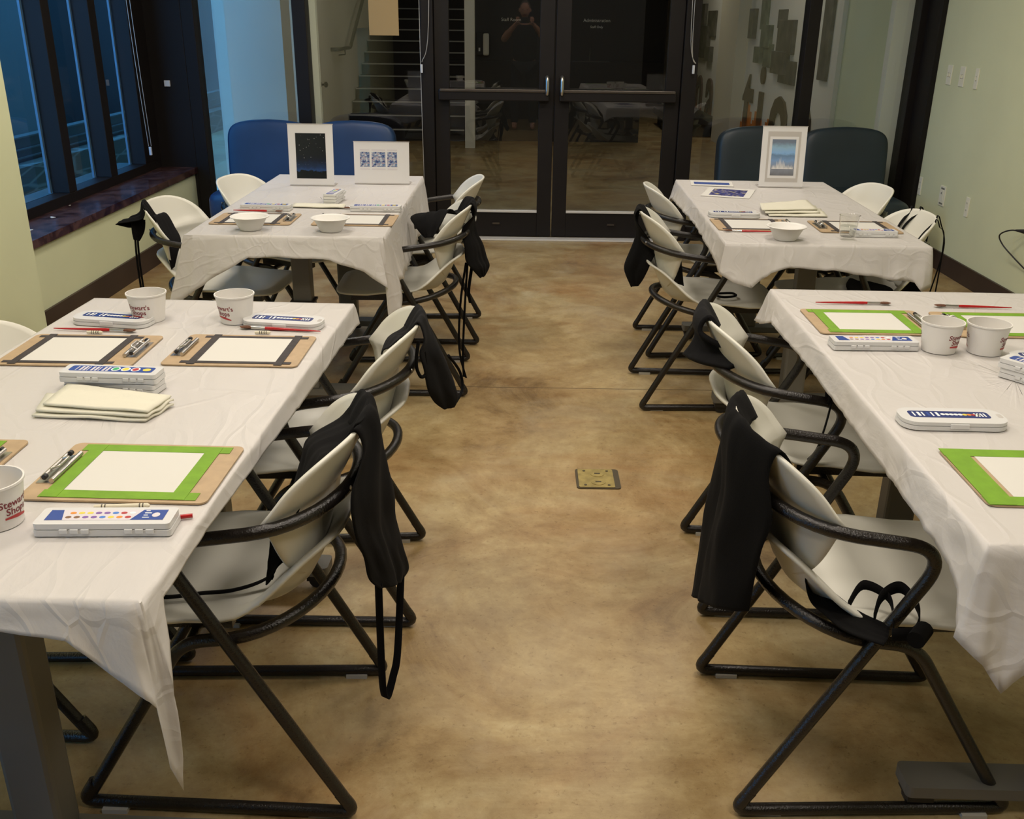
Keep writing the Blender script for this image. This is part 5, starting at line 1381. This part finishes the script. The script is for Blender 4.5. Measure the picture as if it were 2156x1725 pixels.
# floor box
fb = thing('floor_outlet', 'square brass outlet cover set in the aisle floor', 'floor outlet', (0.275, 3.002, 0.0), 0.0)
obj('flange', MB().prism(rrect(0.150, 0.150, 0.012, 4), 0.0, 0.004), M['brassdark'], fb)
obj('plate', MB().prism(rrect(0.122, 0.140, 0.006, 4, -0.006, 0), 0.004, 0.006), M['brass'], fb, bevel=0.001)
for yy in (-0.032, 0.032):
    pr = obj('socket_ring', MB().lathe([(0.024, 0.006), (0.024, 0.0075), (0.0, 0.0078)], 24, None, 0, yy), M['brass'], fb, smooth=True)
    obj('socket_slot', MB().box((-0.010, yy - 0.004, 0.0079), (0.010, yy + 0.004, 0.0084)), M['brassdark'], pr)
for sx in (-0.045, 0.035):
    for sy in (-0.055, 0.055):
        obj('screw', MB().lathe([(0.005, 0.006), (0.005, 0.0072), (0.0, 0.0074)], 10, None, sx, sy), M['brassdark'], fb)

# blind cords
def cord(pts_a, pts_b, end, label):
    t = thing('blind_cord', label, 'blind cord', (0, 0, 0), 0, 'beaded blind pull cords')
    for p in (pts_a, pts_b): obj('bead_chain', MB().tube(bez(p, 6), 0.0022, 6), M['cord'], t, smooth=True)
    obj('tensioner', MB().box((end[0] - 0.008, end[1] - 0.008, end[2] - 0.055), (end[0] + 0.008, end[1] + 0.008, end[2])), M['clear'], t, bevel=0.003)
cord([(-2.50, 6.50, 2.7), (-2.50, 6.54, 1.4), (-2.50, 6.60, 0.66)], [(-2.49, 6.53, 2.7), (-2.49, 6.57, 1.4), (-2.49, 6.62, 0.66)], (-2.495, 6.61, 0.655), 'beaded pull cord with clear tensioner at the left window')
cord([(-0.70, 6.90, 2.7), (-0.70, 6.90, 1.25), (-0.69, 6.90, 0.20)], [(-0.62, 6.90, 2.7), (-0.64, 6.90, 1.45), (-0.69, 6.90, 1.20)], (-0.692, 6.89, 1.185), 'beaded pull cord with tensioner left of the glass doors')
cord([(1.10, 6.90, 2.7), (1.105, 6.90, 1.45), (1.150, 6.90, 1.21)], [(1.115, 6.90, 2.7), (1.120, 6.90, 1.40), (1.155, 6.90, 1.21)], (1.140, 6.89, 1.20), 'beaded pull cord with tensioner right of the glass doors')
# crumbs on the sill
for i, (yy, xx, s) in enumerate(((4.72, -2.44, 0.030), (5.05, -2.47, 0.020), (4.60, -2.52, 0.015), (5.4, -2.53, 0.008))):
    tag(obj('paper_scrap', MB().prism([(xx + s * (0.6 + 0.4 * math.sin(k * 2.1 + i)) * math.cos(k * PI / 4), yy + s * 1.2 * (0.6 + 0.4 * math.cos(k * 1.7 + i)) * math.sin(k * PI / 4)) for k in range(8)], 0.480, 0.4815), M['paper']), ['largest pale scrap on the stone sill', 'pale scrap on the stone sill right of the largest one', 'pale scrap on the stone sill closest to the green pier', 'tiny pale scrap on the stone sill at the window frame'][i], 'scrap', 'pale scraps on the stone sill')
tag(obj('panel_glint', MB().box((-2.46, 6.915, 1.02), (-2.42, 6.93, 1.06)), M['clear'], bevel=0.003), 'small pale block standing for a reflection on the black corner panel', 'latch')  # pale block added in place of a reflection on the panel

# ------------------------------------------------------------------ behind the camera (seen in the glass)
ct = thing('counter_cabinet', 'dark wood sink counter, coloured as unlit, behind the camera, mirrored in the right door glass', 'cabinet', (0.6, YB, 0))
obj('body', MB().box((-2.2, 0.02, 0), (2.0, 0.55, 0.84)), M['unlit_wood'], ct)
obj('worktop', MB().box((-2.2, 0.02, 0.84), (2.0, 0.58, 0.87)), M['bench'], ct, bevel=0.004)
obj('sink_rim', MB().box((0.15, 0.10, 0.870), (0.75, 0.50, 0.876)), M['chrome'], ct)
obj('faucet', MB().tube(bez([(0.45, 0.12, 0.87), (0.45, 0.12, 1.0), (0.45, 0.18, 1.06), (0.45, 0.28, 1.0)], 6), 0.012, 10), M['chrome'], ct, smooth=True)
sbt = thing('soap_bottle', 'pale soap bottle on the counter behind the camera', 'bottle', (0.62, YB + 0.3, 0.87))
obj('bottle', MB().lathe([(0, 0), (0.035, 0), (0.035, 0.12), (0.012, 0.15), (0.012, 0.17), (0, 0.17)], 20), M['case'], sbt, smooth=True)
obj('pump', MB().tube([(0, 0, 0.17), (0, 0, 0.20), (0.03, 0, 0.20)], 0.006, 8), M['case'], sbt, smooth=True)

# the photographer, holding the phone that takes the picture
def skin_body(name, verts, edges, radii, mt, parent, sub=2, root=0):
    me = bpy.data.meshes.new(name); me.from_pydata(verts, edges, []); me.materials.append(mt)
    o = bpy.data.objects.new(name, me); C.objects.link(o)
    if parent: o.parent = parent
    md = o.modifiers.new('skin', 'SKIN'); md.use_smooth_shade = True
    sv = me.skin_vertices[0].data
    for i, r in enumerate(radii):
        sv[i].radius = r if isinstance(r, tuple) else (r, r)
        sv[i].use_root = (i == root)
    m2 = o.modifiers.new('sub', 'SUBSURF'); m2.levels = sub; m2.render_levels = sub
    return o
pe = thing('person', 'person in a black shirt holding up a phone, mirrored in the left door glass', 'person', (0, -0.42, -0.0))
bv = [(0, 0, 0.95), (0, 0.0, 1.10), (0, 0.01, 1.28), (0, 0.0, 1.40), (0, 0.01, 1.47), (0, 0.03, 1.52),          # 0-5 pelvis..neck
      (-0.17, 0.0, 1.37), (-0.30, 0.08, 1.20), (-0.20, 0.24, 1.33), (-0.105, 0.37, 1.43),                       # 6-9 left arm
      (0.17, 0.0, 1.37), (0.30, 0.08, 1.20), (0.20, 0.24, 1.33), (0.105, 0.37, 1.43),                           # 10-13 right arm
      (-0.10, 0, 0.88), (-0.12, 0.02, 0.48), (-0.13, 0.0, 0.09), (-0.13, 0.13, 0.035), (0.10, 0, 0.88), (0.12, 0.02, 0.48), (0.13, 0.0, 0.09), (0.13, 0.13, 0.035)]
be = [(0, 1), (1, 2), (2, 3), (3, 4), (4, 5), (3, 6), (6, 7), (7, 8), (8, 9), (3, 10), (10, 11), (11, 12), (12, 13), (0, 14), (14, 15), (15, 16), (16, 17), (0, 18), (18, 19), (19, 20), (20, 21)]
br_ = [(0.14, 0.09), (0.13, 0.09), (0.14, 0.09), (0.10, 0.07), 0.06, 0.055, 0.065, 0.050, 0.040, 0.028, 0.065, 0.050, 0.040, 0.028, 0.09, 0.060, 0.042, 0.035, 0.09, 0.060, 0.042, 0.035]
skin_body('body', bv, be, br_, M['skin'], pe)
# shirt and trousers
sv_ = [(0, 0, 0.86), (0, 0.0, 1.10), (0, 0.01, 1.28), (0, 0.0, 1.385), (-0.17, 0.0, 1.37), (-0.245, 0.045, 1.28), (0.17, 0.0, 1.37), (0.245, 0.045, 1.28)]
skin_body('shirt', sv_, [(0, 1), (1, 2), (2, 3), (3, 4), (4, 5), (3, 6), (6, 7)], [(0.185, 0.135), (0.18, 0.135), (0.185, 0.135), (0.13, 0.10), 0.08, 0.072, 0.08, 0.072], M['shirt'], pe)
tv_ = [(0, 0, 0.95), (-0.10, 0, 0.86), (-0.12, 0.02, 0.48), (-0.13, 0.0, 0.07), (0.10, 0, 0.86), (0.12, 0.02, 0.48), (0.13, 0.0, 0.07)]
skin_body('trousers', tv_, [(0, 1), (1, 2), (2, 3), (0, 4), (4, 5), (5, 6)], [(0.175, 0.125), 0.105, 0.075, 0.062, 0.105, 0.075, 0.062], M['trouser'], pe)
# head
def head_mesh():
    n, m = 28, 22; rows = []
    for j in range(m + 1):
        ph = -PI / 2 + PI * j / m; row = []
        for i in range(n):
            th = 2 * PI * i / n
            x = 0.075 * math.cos(ph) * math.cos(th); y = 0.095 * math.cos(ph) * math.sin(th); z = 0.118 * math.sin(ph)
            if z < 0: x *= 1 + z * 2.2; y *= 1 + z * 0.9
            if y > 0.05 and abs(x) < 0.02 and -0.035 < z < 0.02: y += 0.018 * (1 - abs(x) / 0.02)
            if y > 0.05 and 0.0 < z < 0.03 and 0.015 < abs(x) < 0.045: y -= 0.008
            if y > 0.05 and z < -0.045 and z > -0.07 and abs(x) < 0.03: y += 0.004
            row.append((x, y, z))
        rows.append(row)
    return MB().grid(rows, None, closed=True)
hd = obj('head', head_mesh(), M['skin'], pe, smooth=True, auto=80); hd.location = (0, 0.05, 1.60); hd.rotation_euler = (-0.15, 0, 0)
for s in (-1, 1):
    obj('eye', MB().lathe([(0.0, -0.010), (0.008, -0.006), (0.010, 0), (0.008, 0.006), (0, 0.010)], 12).xf(Matrix.Translation((s * 0.028, 0.078, 0.012))), M['hair'], hd, smooth=True)
    obj('ear', MB().lathe([(0.0, -0.03), (0.014, -0.015), (0.016, 0.01), (0.0, 0.03)], 12).xf(Matrix.Translation((s * 0.074, -0.005, -0.005))), M['skin'], hd, smooth=True)
obj('mouth', MB().box((-0.022, 0.084, -0.058), (0.022, 0.090, -0.052)), M['maroon'], hd)
hm = head_mesh(); hm.v = [(x * 1.05, (y - 0.01) * 1.04, z * 1.05 + 0.004) for x, y, z in hm.v]
hm2 = MB(); keep = {}
fs = [f_ for f_ in hm.f if all(hm.v[k][2] > 0.02 and hm.v[k][1] < 0.055 or hm.v[k][1] < -0.02 and hm.v[k][2] > -0.06 for k in f_)]
hm2.add(hm.v, fs); obj('hair', hm2, M['hair'], hd, smooth=True)
# hands: palm and five fingers closing on the phone ends
for s in (-1, 1):
    px_ = s * 0.095
    palm = obj('hand', MB().box((-0.014, -0.012, -0.040), (0.014, 0.050, 0.040)), M['skin'], pe, bevel=0.010, smooth=True)
    palm.location = (s * 0.100, 0.365, 1.455); palm.rotation_euler = (0.2, 0, -s * 0.3)
    for k in range(4):
        zz = 0.032 - k * 0.020
        ln = (0.062, 0.070, 0.066, 0.052)[k]
        obj('finger', MB().tube(bez([(0, 0.045, zz), (-s * 0.006, 0.045 + ln * 0.30, zz), (-s * 0.026, 0.045 + ln * 0.42, zz), (-s * ln * 0.75, 0.045 + ln * 0.36, zz)], 5), [0.0088] * 16, 8), M['skin'], palm, smooth=True)
    obj('thumb', MB().tube(bez([(0, 0.0, -0.030), (-s * 0.012, 0.012, -0.046), (-s * 0.034, 0.028, -0.040), (-s * 0.052, 0.034, -0.030)], 5), [0.0105] * 16, 8), M['skin'], palm, smooth=True)
ph_ = thing('phone', 'dark phone held level in both hands by the person in the reflection', 'phone', (0, -0.02, 1.465))
obj('case', MB().box((-0.080, -0.010, -0.038), (0.080, 0.0, 0.038)), M['black'], ph_, bevel=0.004)
obj('screen', MB().box((-0.074, -0.0108, -0.034), (0.074, -0.0101, 0.034)), M['navy'], ph_)
